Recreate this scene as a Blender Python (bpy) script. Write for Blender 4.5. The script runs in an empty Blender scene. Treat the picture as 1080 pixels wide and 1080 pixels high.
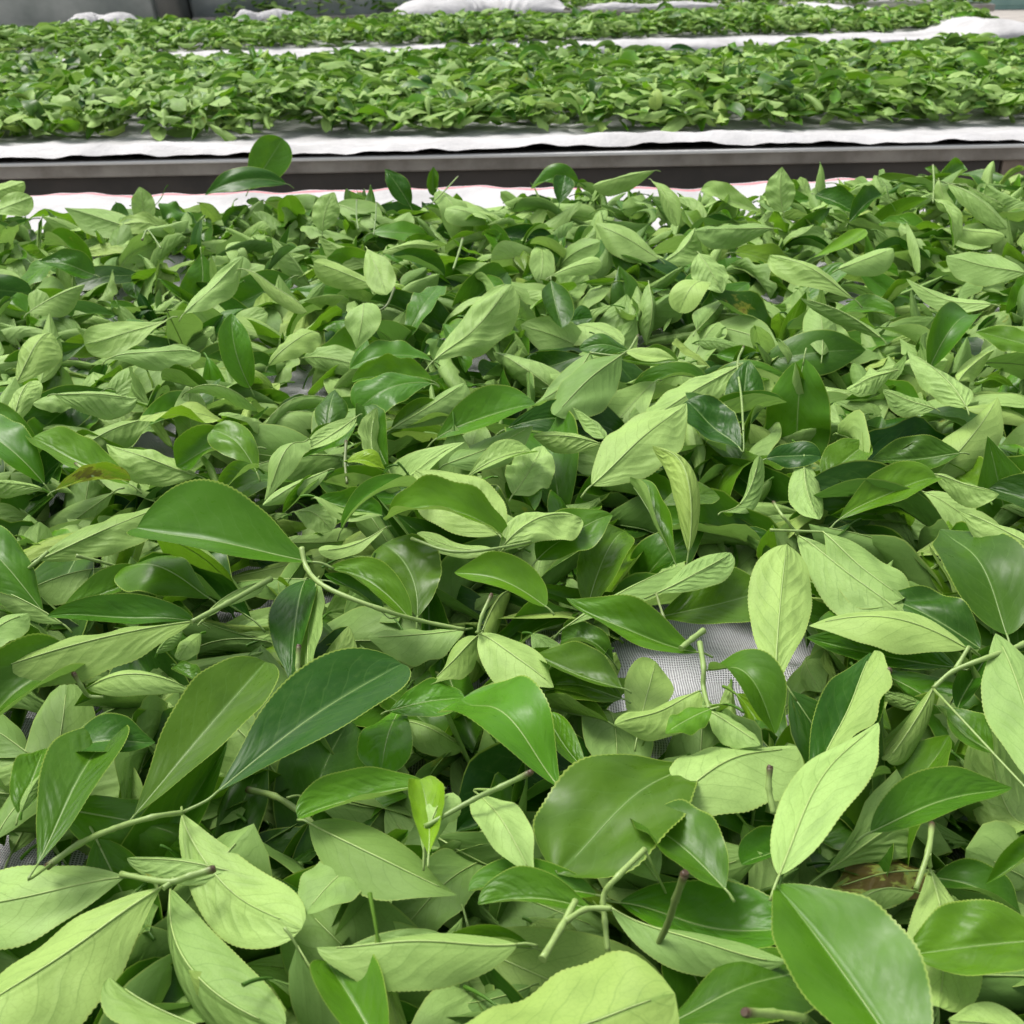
import bpy, math, random
import numpy as np
from mathutils import Vector, Matrix
from mathutils.bvhtree import BVHTree

R = math.radians
rng = np.random.default_rng(11)
rnd = random.Random(5)
sc = bpy.context.scene
COL = sc.collection

# ------------------------------------------------------------------ camera
FPX = 1165.0                     # focal length for a 1080 px wide frame
HC = 0.345
PITCH, ROLL = R(26.9), R(-0.9)
cam_d = bpy.data.cameras.new('camera'); cam = bpy.data.objects.new('camera', cam_d); COL.objects.link(cam)
cam.matrix_world = (Matrix.Translation((0, 0, HC)) @ Matrix.Rotation(R(90) - PITCH, 4, 'X') @ Matrix.Rotation(ROLL, 4, 'Z'))
cam_d.sensor_width = 36.0
cam_d.lens = 36.0 * FPX / 1080.0
cam_d.clip_start = 0.02; cam_d.clip_end = 400
cam_d.dof.use_dof = True
cam_d.dof.focus_distance = 0.56
# a phone lens: about 2 mm across
cam_d.dof.aperture_fstop = cam_d.lens / 1.2
sc.camera = cam
CM = np.array(cam.matrix_world)
CO = CM[:3, 3]; CR = CM[:3, :3]

def ray(px, py):
    d = CR @ np.array([(px - 540) / FPX, -(py - 540) / FPX, -1.0])
    return d / np.linalg.norm(d)
def on_z(px, py, z=0.0):
    d = ray(px, py)
    return CO + d * ((z - CO[2]) / d[2])
def project(P):
    q = (np.asarray(P) - CO) @ CR
    return np.stack([540 + FPX * q[..., 0] / -q[..., 2], 540 - FPX * q[..., 1] / -q[..., 2]], -1)
def unit(v): return v / np.linalg.norm(v)

# ------------------------------------------------------------------ materials
def new_mat(name):
    m = bpy.data.materials.new(name); m.use_nodes = True
    nt = m.node_tree; nt.nodes.clear()
    out = nt.nodes.new('ShaderNodeOutputMaterial')
    return m, nt, out
class G:
    """tiny node-graph helper"""
    def __init__(s, nt): s.nt = nt
    def n(s, t, **kw):
        nd = s.nt.nodes.new(t)
        for k, v in kw.items(): setattr(nd, k, v)
        return nd
    def put(s, sock, v):
        if isinstance(v, bpy.types.NodeSocket): s.nt.links.new(v, sock)
        elif v is not None: sock.default_value = v
    def m(s, op, a, b=None, c=None, clamp=False):
        nd = s.n('ShaderNodeMath', operation=op, use_clamp=clamp)
        s.put(nd.inputs[0], a)
        if b is not None: s.put(nd.inputs[1], b)
        if c is not None: s.put(nd.inputs[2], c)
        return nd.outputs[0]
    def ss(s, x, a, b):
        nd = s.n('ShaderNodeMapRange', interpolation_type='SMOOTHSTEP')
        s.put(nd.inputs['Value'], x); s.put(nd.inputs['From Min'], a); s.put(nd.inputs['From Max'], b)
        return nd.outputs[0]
    def mix(s, f, a, b, mode='MIX'):
        nd = s.n('ShaderNodeMix', data_type='RGBA', blend_type=mode)
        s.put(nd.inputs[0], f); s.put(nd.inputs[6], a); s.put(nd.inputs[7], b)
        return nd.outputs[2]
    def mixf(s, f, a, b):
        nd = s.n('ShaderNodeMix', data_type='FLOAT')
        s.put(nd.inputs[0], f); s.put(nd.inputs[2], a); s.put(nd.inputs[3], b)
        return nd.outputs[0]
    def noise(s, vec, scale, detail=3, rough=.5):
        nd = s.n('ShaderNodeTexNoise'); s.put(nd.inputs['Vector'], vec)
        nd.inputs['Scale'].default_value = scale; nd.inputs['Detail'].default_value = detail; nd.inputs['Roughness'].default_value = rough
        return nd.outputs['Fac']
def rgb(r, g, b): return (r, g, b, 1.0)

def leaf_material():
    m, nt, out = new_mat('tea_leaf'); g = G(nt)
    uv = g.n('ShaderNodeUVMap', uv_map='UVMap').outputs[0]
    sp = g.n('ShaderNodeSeparateXYZ'); g.put(sp.inputs[0], uv)
    u = sp.outputs[0]; v = g.m('MULTIPLY_ADD', sp.outputs[1], 2.0, -1.0)
    av = g.m('ABSOLUTE', v)
    at = g.n('ShaderNodeAttribute', attribute_name='pigment')
    sc3 = g.n('ShaderNodeSeparateXYZ'); g.put(sc3.inputs[0], at.outputs['Vector'])
    tone, yel, seed = sc3.outputs[0], sc3.outputs[1], sc3.outputs[2]
    stain = at.outputs['Alpha']
    back = g.n('ShaderNodeNewGeometry').outputs['Backfacing']
    pos = g.n('ShaderNodeTexCoord').outputs['Object']
    # per-leaf noise space
    cmb = g.n('ShaderNodeCombineXYZ'); g.put(cmb.inputs[0], g.m('MULTIPLY_ADD', seed, 37.0, g.m('MULTIPLY', u, 2.4)))
    g.put(cmb.inputs[1], v); g.put(cmb.inputs[2], g.m('MULTIPLY', seed, 91.0))
    lv = cmb.outputs[0]
    nz = g.noise(lv, 1.6, 2); nf = g.noise(lv, 9.0, 3, .6)
    nvfine = g.noise(lv, 26.0, 3, .6)
    # lateral veins: curve forward towards the margin, looping
    wob = g.m('MULTIPLY_ADD', g.noise(lv, 2.4, 1), 0.7, -0.35)
    sgn = g.m('SIGN', v)
    ph = g.m('ADD', g.m('SUBTRACT', g.m('MULTIPLY', u, 8.0), g.m('MULTIPLY', g.m('POWER', av, 1.25), 2.5)), g.m('ADD', wob, g.m('MULTIPLY', sgn, .22)))
    fr = g.m('ABSOLUTE', g.m('SUBTRACT', g.m('FRACT', ph), 0.5))          # 0 on the vein
    inner = g.m('SUBTRACT', 1.0, g.ss(av, .62, .9))
    vein = g.m('MULTIPLY', g.m('SUBTRACT', 1.0, g.ss(fr, .015, .06)), inner)
    quilt = g.m('MULTIPLY', g.ss(fr, 0.0, .38), inner)
    rib = g.m('SUBTRACT', 1.0, g.ss(av, .02, .055))
    ribw = g.m('SUBTRACT', 1.0, g.ss(av, .03, .16))
    rim = g.ss(av, .955, .985)
    # upper side
    up = g.mix(tone, rgb(.010, .060, .006), rgb(.112, .325, .010))
    up = g.mix(yel, up, rgb(.25, .40, .018))
    up = g.mix(g.m('MULTIPLY', g.ss(nz, .38, .7), .4), up, g.mix(.5, up, rgb(.006, .03, .012)))
    up = g.mix(g.m('MULTIPLY', vein, .16), up, rgb(.12, .24, .05))
    up = g.mix(g.m('MULTIPLY', rib, .35), up, rgb(.14, .27, .06))
    up = g.mix(g.m('MULTIPLY', rim, .75), up, rgb(.30, .42, .07))
    # underside
    un = g.mix(tone, rgb(.105, .225, .045), rgb(.385, .575, .178))
    un = g.mix(yel, un, rgb(.42, .54, .085))
    un = g.mix(g.m('MULTIPLY', g.ss(nz, .4, .75), .5), un, g.mix(.55, un, rgb(.08, .16, .03)))
    un = g.mix(g.m('MULTIPLY', g.ss(nvfine, .5, .7), .12), un, rgb(.1, .2, .04))
    un = g.mix(g.m('MULTIPLY', vein, .26), un, rgb(.085, .17, .03))
    vo = g.n('ShaderNodeTexVoronoi', feature='DISTANCE_TO_EDGE'); g.put(vo.inputs['Vector'], lv); vo.inputs['Scale'].default_value = 9.0
    un = g.mix(g.m('MULTIPLY', g.m('SUBTRACT', 1.0, g.ss(vo.outputs['Distance'], .01, .07)), .13), un, rgb(.085, .17, .03))
    un = g.mix(g.m('MULTIPLY', rib, .45), un, rgb(.13, .24, .045))
    un = g.mix(g.m('MULTIPLY', rim, .5), un, rgb(.36, .46, .11))
    colr = g.mix(back, up, un)
    colr = g.mix(g.m('MULTIPLY', g.m('SUBTRACT', nf, .5, clamp=True), .35), colr, rgb(.20, .36, .06))
    # blemishes: brown patches with a yellow halo, tiny specks
    bl = g.m('ADD', g.m('MULTIPLY', nz, .8), g.m('MULTIPLY', nf, .3))
    thr = g.m('SUBTRACT', .98, g.m('MULTIPLY', stain, .52))
    halo = g.ss(bl, g.m('SUBTRACT', thr, .10), thr); brown = g.ss(bl, g.m('SUBTRACT', thr, .01), g.m('ADD', thr, .06))
    on = g.m('GREATER_THAN', stain, .03)
    colr = g.mix(g.m('MULTIPLY', g.m('MULTIPLY', halo, .65), on), colr, rgb(.36, .36, .05))
    colr = g.mix(g.m('MULTIPLY', g.m('MULTIPLY', brown, .85), on), colr, rgb(.10, .05, .018))
    spot = g.ss(nf, .74, .80)
    colr = g.mix(g.m('MULTIPLY', spot, .7), colr, rgb(.06, .04, .015))
    # bump
    dirn = g.mixf(back, 1.0, -1.0)
    hgt = g.m('ADD', g.m('MULTIPLY', g.m('MULTIPLY', quilt, g.ss(nz, .3, .65)), .55), g.m('ADD', g.m('MULTIPLY', ribw, -.8), g.m('ADD', g.m('MULTIPLY', nz, 1.6), g.m('MULTIPLY', nf, .3))))
    bp = g.n('ShaderNodeBump'); bp.inputs['Distance'].default_value = .0011
    g.put(bp.inputs['Strength'], g.m('MULTIPLY', g.mixf(back, .42, .75), g.m('MULTIPLY_ADD', g.m('FRACT', g.m('MULTIPLY', seed, 7.3)), .9, .15))); g.put(bp.inputs['Height'], hgt)
    pb = g.n('ShaderNodeBsdfPrincipled')
    g.put(pb.inputs['Base Color'], colr)
    g.put(pb.inputs['Roughness'], g.mixf(back, g.m('MULTIPLY_ADD', nf, .34, .16), .52))
    g.put(pb.inputs['Specular IOR Level'], g.mixf(back, .22, .18))
    g.put(pb.inputs['Normal'], bp.outputs[0])
    tl = g.n('ShaderNodeBsdfTranslucent')
    g.put(tl.inputs['Color'], g.mix(.45, colr, g.mix(tone, rgb(.04, .16, .004), rgb(.32, .56, .03))))
    g.put(tl.inputs['Normal'], bp.outputs[0])
    mx = g.n('ShaderNodeMixShader'); mx.inputs[0].default_value = .31
    g.put(mx.inputs[1], pb.outputs[0]); g.put(mx.inputs[2], tl.outputs[0])
    nt.links.new(mx.outputs[0], out.inputs[0])
    return m

def simple(name, col, rough=.6, metal=0.0, var=.0, var_scale=20, col2=None, bump=0, bump_scale=60, spec=.5):
    m, nt, out = new_mat(name); g = G(nt)
    pos = g.n('ShaderNodeTexCoord').outputs['Object']
    c = col
    if col2:
        c = g.mix(g.ss(g.noise(pos, var_scale, 5, .6), .35, .68), col, col2)
    pb = g.n('ShaderNodeBsdfPrincipled'); g.put(pb.inputs['Base Color'], c)
    pb.inputs['Metallic'].default_value = metal
    g.put(pb.inputs['Roughness'], g.m('MULTIPLY_ADD', g.noise(pos, var_scale * 2, 4), .2, rough - .1))
    pb.inputs['Specular IOR Level'].default_value = spec
    if bump:
        b = g.n('ShaderNodeBump'); b.inputs['Distance'].default_value = bump; b.inputs['Strength'].default_value = .6
        g.put(b.inputs['Height'], g.noise(pos, bump_scale, 5)); g.put(pb.inputs['Normal'], b.outputs[0])
    nt.links.new(pb.outputs[0], out.inputs[0])
    return m

def net_material():
    """woven shade net: white threads about 1.3 mm apart with dark holes"""
    m, nt, out = new_mat('woven_net'); g = G(nt)
    pos = g.n('ShaderNodeUVMap', uv_map='UVMap').outputs[0]
    wv = g.n('ShaderNodeVectorMath', operation='ADD'); g.put(wv.inputs[0], pos)
    nz = g.n('ShaderNodeTexNoise'); g.put(nz.inputs['Vector'], pos); nz.inputs['Scale'].default_value = 22
    ml = g.n('ShaderNodeVectorMath', operation='SCALE'); g.put(ml.inputs[0], nz.outputs['Color']); ml.inputs['Scale'].default_value = .008
    g.put(wv.inputs[1], ml.outputs[0])
    sp = g.n('ShaderNodeSeparateXYZ'); g.put(sp.inputs[0], wv.outputs[0])
    P = 1 / .0013
    sx = g.m('MULTIPLY_ADD', g.m('SINE', g.m('MULTIPLY', sp.outputs[0], 2 * math.pi * P)), .5, .5)
    sy = g.m('MULTIPLY_ADD', g.m('SINE', g.m('MULTIPLY', sp.outputs[1], 2 * math.pi * P * 1.15)), .5, .5)
    mx_ = g.m('MAXIMUM', g.m('MULTIPLY', sx, .92), sy)
    th = g.ss(mx_, .45, .8)
    big = g.noise(pos, 30, 3)
    c = g.mix(th, rgb(.10, .10, .105), g.mix(big, rgb(.52, .52, .55), rgb(.78, .77, .80)))
    pb = g.n('ShaderNodeBsdfPrincipled'); g.put(pb.inputs['Base Color'], c); pb.inputs['Roughness'].default_value = .5
    b = g.n('ShaderNodeBump'); b.inputs['Distance'].default_value = .0006; b.inputs['Strength'].default_value = .7
    g.put(b.inputs['Height'], mx_); g.put(pb.inputs['Normal'], b.outputs[0])
    nt.links.new(pb.outputs[0], out.inputs[0])
    return m

def cloth_material(name, selvedge):
    """white lining cloth; UV y = metres in from the hem"""
    m, nt, out = new_mat(name); g = G(nt)
    uv = g.n('ShaderNodeUVMap', uv_map='UVMap').outputs[0]
    sp = g.n('ShaderNodeSeparateXYZ'); g.put(sp.inputs[0], uv)
    n1 = g.noise(uv, 6, 4); n2 = g.noise(uv, 160, 3)
    c = g.mix(g.ss(n1, .4, .75), rgb(.46, .455, .46), rgb(.33, .325, .325))
    c = g.mix(g.m('MULTIPLY', g.ss(n2, .55, .7), .25), c, rgb(.5, .5, .48))
    if selvedge:
        st = g.m('MULTIPLY', g.m('GREATER_THAN', sp.outputs[1], .003), g.m('LESS_THAN', sp.outputs[1], .010))
        c = g.mix(g.m('MULTIPLY', st, .8), c, rgb(.62, .12, .15))
    pb = g.n('ShaderNodeBsdfPrincipled'); g.put(pb.inputs['Base Color'], c); pb.inputs['Roughness'].default_value = .8
    b = g.n('ShaderNodeBump'); b.inputs['Distance'].default_value = .012; b.inputs['Strength'].default_value = .8
    g.put(b.inputs['Height'], g.noise(uv, 14, 5, .6)); g.put(pb.inputs['Normal'], b.outputs[0])
    nt.links.new(pb.outputs[0], out.inputs[0])
    return m

def stem_material():
    m, nt, out = new_mat('green_stem'); g = G(nt)
    at = g.n('ShaderNodeAttribute', attribute_name='pigment')
    s = g.n('ShaderNodeSeparateXYZ'); g.put(s.inputs[0], at.outputs['Vector'])
    pos = g.n('ShaderNodeTexCoord').outputs['Object']
    c = g.mix(s.outputs[0], rgb(.09, .17, .035), rgb(.30, .42, .12))
    c = g.mix(s.outputs[1], c, rgb(.055, .030, .012))
    c = g.mix(g.m('MULTIPLY', g.ss(g.noise(pos, 320, 3), .5, .7), .3), c, rgb(.10, .13, .04))
    pb = g.n('ShaderNodeBsdfPrincipled'); g.put(pb.inputs['Base Color'], c); pb.inputs['Roughness'].default_value = .45
    nt.links.new(pb.outputs[0], out.inputs[0])
    return m

M = dict(leaf=leaf_material(), stem=stem_material(), net=net_material(),
         cloth=cloth_material('lining_cloth', False), cloth_red=cloth_material('lining_cloth_red_hem', True),
         steel=simple('galvanised_steel', rgb(.36, .345, .32), .4, .5, col2=rgb(.22, .205, .185), var_scale=9, bump=.0006),
         bright=simple('highlight_steel', rgb(.72, .72, .71), .35, .2),  # paler steel, carries the painted highlight of the rail edge
         dark=simple('dark_panel', rgb(.035, .032, .028), .7, 0, col2=rgb(.06, .052, .045), var_scale=7, bump=.0008),
         rust=simple('weathered_board', rgb(.16, .125, .095), .8, 0, col2=rgb(.27, .22, .18), var_scale=8, bump=.001),
         tank=simple('dull_stainless', rgb(.50, .56, .56), .32, .35, col2=rgb(.24, .29, .29), var_scale=1.6, bump=.003, bump_scale=5),  # broad light and dark blotches paint blurred reflections into the colour
         tank_dark=simple('dull_dark_metal', rgb(.16, .17, .165), .45, .5, col2=rgb(.11, .12, .115), var_scale=3),
         concrete=simple('concrete', rgb(.36, .33, .30), .9, 0, col2=rgb(.27, .25, .23), var_scale=2.2, bump=.002),
         teal=simple('teal_plastic', rgb(.23, .38, .33), .5, 0, col2=rgb(.19, .33, .29), var_scale=4),
         wallp=simple('grey_plaster', rgb(.42, .42, .40), .9, 0, col2=rgb(.34, .34, .33), var_scale=1.5))

# ------------------------------------------------------------------ mesh helpers
def make_mesh(name, V, F, mat, uv=None, pig=None, smooth=True):
    me = bpy.data.meshes.new(name)
    V = np.asarray(V, dtype=np.float32); F = np.asarray(F, dtype=np.int32)
    me.vertices.add(len(V)); me.vertices.foreach_set('co', V.ravel())
    k = F.shape[1]
    me.loops.add(F.size); me.loops.foreach_set('vertex_index', F.ravel())
    me.polygons.add(len(F)); me.polygons.foreach_set('loop_start', np.arange(0, F.size, k, dtype=np.int32))
    me.polygons.foreach_set('loop_total', np.full(len(F), k, dtype=np.int32))
    me.polygons.foreach_set('use_smooth', np.full(len(F), smooth, dtype=bool))
    if uv is not None:
        l = me.uv_layers.new(name='UVMap'); l.data.foreach_set('uv', np.asarray(uv, dtype=np.float32)[F.ravel()].ravel())
    if pig is not None:
        a = me.attributes.new('pigment', 'FLOAT_COLOR', 'POINT'); a.data.foreach_set('color', np.asarray(pig, dtype=np.float32).ravel())
    me.materials.append(mat); me.update(); me.validate()
    return me
def link(name, me, parent=None):
    o = bpy.data.objects.new(name, me); COL.objects.link(o)
    if parent is not None: o.parent = parent
    return o
def tag(o, label=None, cat=None, group=None, kind=None):
    if label: o['label'] = label
    if cat: o['category'] = cat
    if group: o['group'] = group
    if kind: o['kind'] = kind
    return o
def empty(name, loc, label=None, cat=None, group=None):
    o = bpy.data.objects.new(name, None); COL.objects.link(o); o.location = loc
    o.empty_display_size = .02
    return tag(o, label, cat, group)
def boxes(blist):
    """list of (x0,x1,y0,y1,z0,z1) -> V,F"""
    V, F = [], []
    for (x0, x1, y0, y1, z0, z1) in blist:
        b = len(V)
        V += [(x0, y0, z0), (x1, y0, z0), (x1, y1, z0), (x0, y1, z0), (x0, y0, z1), (x1, y0, z1), (x1, y1, z1), (x0, y1, z1)]
        F += [[b + i for i in q] for q in ((0, 3, 2, 1), (4, 5, 6, 7), (0, 1, 5, 4), (1, 2, 6, 5), (2, 3, 7, 6), (3, 0, 4, 7))]
    return np.array(V), np.array(F)
def box_obj(name, bl, mat, parent=None, bevel=.003):
    V, F = boxes(bl)
    o = link(name, make_mesh(name, V, F, mat, smooth=False), parent)
    if bevel:
        md = o.modifiers.new('bevel', 'BEVEL'); md.width = bevel; md.segments = 2; md.limit_method = 'ANGLE'
    return o
def tube(P, rad, nseg=8, cap=True):
    """swept tube along P (n,3) with radii -> V,F(quads),t per vertex"""
    P = np.asarray(P, float); n = len(P)
    rad = np.broadcast_to(np.asarray(rad, float), (n,))
    T = np.gradient(P, axis=0); T /= np.linalg.norm(T, axis=1)[:, None] + 1e-12
    ref = np.array([0, 0, 1.]) if abs(T[:, 2]).max() < .9 else np.array([.6, .3, .74])
    A = np.cross(T, ref); A /= np.linalg.norm(A, axis=1)[:, None] + 1e-9
    B = np.cross(T, A)
    th = np.linspace(0, 2 * math.pi, nseg, endpoint=False)
    V = P[:, None] + rad[:, None, None] * (A[:, None] * np.cos(th)[None, :, None] + B[:, None] * np.sin(th)[None, :, None])
    V = V.reshape(-1, 3); F = []
    for i in range(n - 1):
        for j in range(nseg):
            k = (j + 1) % nseg
            F.append((i * nseg + j, i * nseg + k, (i + 1) * nseg + k, (i + 1) * nseg + j))
    t = np.repeat(np.linspace(0, 1, n), nseg)
    if cap:
        for row, flip in ((0, 1), (n - 1, 0)):
            c = len(V); V = np.vstack([V, P[row]]); t = np.append(t, row / (n - 1))
            for j in range(nseg):
                k = (j + 1) % nseg
                a, b = row * nseg + j, row * nseg + k
                F.append((c, b, a, c) if flip else (c, a, b, c))
    F = np.array(F)
    return V, F, t
def tri_clean(F):
    return F
def tube_obj(name, P, rad, mat, parent=None, nseg=8, tone=.5, brown=0.0, origin=None, fade=0):
    V, F, t = tube(P, rad, nseg)
    if origin is not None: V = V - np.asarray(origin)
    br = np.maximum(brown, np.clip(1 - t / fade, 0, 1)) if fade else np.full(len(V), brown)
    pig = np.stack([np.full(len(V), tone), br, t, np.ones(len(V))], 1)
    me = bpy.data.meshes.new(name)
    faces = [tuple(f[:3]) if f[0] == f[3] else tuple(f) for f in F.tolist()]
    me.from_pydata(V.tolist(), [], faces)
    me.polygons.foreach_set('use_smooth', np.array([len(f) == 4 for f in faces]))
    a = me.attributes.new('pigment', 'FLOAT_COLOR', 'POINT'); a.data.foreach_set('color', pig.astype(np.float32).ravel())
    me.materials.append(mat); me.update()
    return link(name, me, parent)
def spline(P, n):
    """Catmull-Rom resample"""
    P = np.asarray(P, float)
    if len(P) == 2:
        return P[0] + np.linspace(0, 1, n)[:, None] * (P[1] - P[0])
    Q = np.vstack([2 * P[0] - P[1], P, 2 * P[-1] - P[-2]])
    out = []
    for s in np.linspace(0, len(P) - 1, n):
        i = min(int(s), len(P) - 2); t = s - i
        a, b, c, d = Q[i:i + 4]
        out.append(.5 * ((2 * b) + (c - a) * t + (2 * a - 5 * b + 4 * c - d) * t * t + (3 * b - a - 3 * c + d) * t ** 3))
    return np.array(out)

# ------------------------------------------------------------------ leaf generator (vectorised)
def leaf_batch(P, nu, nv, serr=True):
    """P: dict of arrays (n,). Returns V (n,nu+1,nv+1,3) in leaf space (base at 0, tip at chord along +x, +z = upper side)
    and the midrib polyline (n,nu+1,3) with its normals."""
    n = len(P['L'])
    u = np.linspace(0, 1, nu + 1)
    u = u + .035 * np.sin(2 * math.pi * u) * 0
    v = np.linspace(-1, 1, nv + 1); v = np.sign(v) * np.abs(v) ** 1.25
    c = lambda k: P[k][:, None]
    s = u[None, :]
    ang = (0.5 - s)
    beta = c('bend') * ang + c('bend2') * np.sin(2 * math.pi * s)
    gam = c('sc') * ang
    T = np.stack([np.cos(beta) * np.cos(gam), np.cos(beta) * np.sin(gam), np.sin(beta)], -1)
    N = np.stack([-np.sin(beta) * np.cos(gam), -np.sin(beta) * np.sin(gam), np.cos(beta)], -1)
    B = np.cross(N, T)
    tw = c('twist') * (s - .5)
    N, B = N * np.cos(tw)[..., None] - B * np.sin(tw)[..., None], B * np.cos(tw)[..., None] + N * np.sin(tw)[..., None]
    ds = 1.0 / nu
    mid = np.zeros((n, nu + 1, 3))
    mid[:, 1:] = np.cumsum((T[:, 1:] + T[:, :-1]) * .5 * ds, axis=1)
    chord = np.linalg.norm(mid[:, -1], axis=1)
    mid *= (P['L'] / chord)[:, None, None]
    # outline: elliptic, broadest a little past the middle, drawn-out blunt tip
    a, b = c('pa'), c('pb')
    w = (s ** a) * ((1 - s) ** b)
    um = a / (a + b); w = w / ((um ** a) * ((1 - um) ** b))
    w = np.maximum(w, 0)
    q_ = np.clip((s - .66) / .3, 0, 1); w = w * (1 - c('ac') * q_ * q_ * (3 - 2 * q_))
    w = w + .035 * np.sin(s * 23 + c('seed') * 40) * w * (1 - w)
    W = c('W') * .5 * w
    if serr:
        tooth = .011 * np.where(np.arange(nu + 1) % 2 == 0, 1, -1)[None, :] * (s > .12) * (s < .97)
    else:
        tooth = np.zeros_like(s)
    av = np.abs(v)[None, None, :]; sg = np.sign(v)[None, None, :]
    side = (sg > 0)
    fold = np.where(side, c('fold')[..., None], c('fold2')[..., None])
    fold = fold * (.75 + .5 * s[..., None])
    curl = np.where(side, c('curl')[..., None], c('curl2')[..., None]) * (.6 + .8 * np.sin(math.pi * s) ** .8)[..., None]
    curl = np.where(np.abs(curl) < 1e-3, 1e-3, curl)
    y = (np.sin(fold + curl * av) - np.sin(fold)) / curl
    z = (np.cos(fold) - np.cos(fold + curl * av)) / curl
    Wn = W[..., None] * (1 + np.where(av > .999, tooth[..., None], 0))
    y = y * Wn; z = z * Wn
    z = z + c('wa')[..., None] * (av ** 1.6) * W[..., None] * np.sin(2 * math.pi * c('wf')[..., None] * s[..., None] + c('wp')[..., None] + sg * 1.7)
    cr = P['cr'][:, None, None]; ph_ = (P['seed'] * 50)[:, None, None]; us = s[..., None]; vs = v[None, None, :]
    bump = np.sin(us * 9 + vs * 2.6 * np.cos(ph_) + ph_) + .8 * np.sin(us * 5.3 - vs * 4.4 + 2.1 * ph_) + .55 * np.sin(us * 17 + np.abs(vs) * 6 + 3.3 * ph_) + .5 * np.sin(us * 12 - vs * 8 + 4.7 * ph_)
    z = z + cr * W[..., None] * bump * np.minimum(1, av * 3)
    V = mid[:, :, None, :] + (sg * y)[..., None] * B[:, :, None, :] + z[..., None] * N[:, :, None, :]
    return V, mid, N
def grid_faces(nu, nv):
    i, j = np.meshgrid(np.arange(nu), np.arange(nv), indexing='ij')
    a = (i * (nv + 1) + j).ravel()
    return np.stack([a, a + nv + 1, a + nv + 2, a + 1], 1)
def grid_uv(nu, nv):
    u, v = np.meshgrid(np.linspace(0, 1, nu + 1), np.linspace(0, 1, nv + 1), indexing='ij')
    vv = 2 * v - 1; vv = np.sign(vv) * np.abs(vv) ** 1.25
    return np.stack([u.ravel(), (vv * .5 + .5).ravel()], 1)

KEYS = ('L', 'W', 'bend', 'bend2', 'sc', 'twist', 'fold', 'fold2', 'curl', 'curl2', 'wa', 'wf', 'wp', 'pa', 'pb', 'seed')
def shape_defaults(n, L, W, upper, r=rng):
    """upper: +1 the upper side is the one seen from above, -1 the underside is"""
    s = np.where(upper, 1.0, -1.0)
    f = np.where(upper, r.normal(R(22), R(17), n), r.normal(R(-14), R(18), n))
    cu = np.where(upper, r.normal(R(18), R(38), n), r.normal(R(-22), R(34), n))
    blunt = r.uniform(0, 1, n) < .5
    roll_ = r.uniform(0, 1, n) < .22
    cu = np.where(roll_, np.where(upper, 1, -1) * r.uniform(R(50), R(110), n), cu)
    d = dict(L=L, W=W, bend=s * r.normal(R(24), R(32), n), bend2=r.normal(0, R(9), n), sc=r.normal(0, R(17), n), twist=r.normal(0, R(26), n),
             fold=s * (f + r.normal(0, R(5), n)), fold2=s * (f + r.normal(0, R(5), n)),
             curl=s * (cu + r.normal(0, R(12), n)), curl2=s * (cu + r.normal(0, R(12), n)),
             wa=np.abs(r.normal(.09, .08, n)), wf=r.uniform(1.2, 4.0, n), wp=r.uniform(0, 6.28, n),
             ac=np.where(blunt, r.uniform(-.05, .08, n), r.uniform(.16, .36, n)), pa=np.where(blunt, r.uniform(.85, 1.2, n), r.uniform(.68, .98, n)), pb=np.where(blunt, r.uniform(.48, .66, n), r.uniform(.66, .98, n)), cr=np.abs(r.normal(.035, .03, n)), seed=r.uniform(0, 1, n))
    return d

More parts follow.
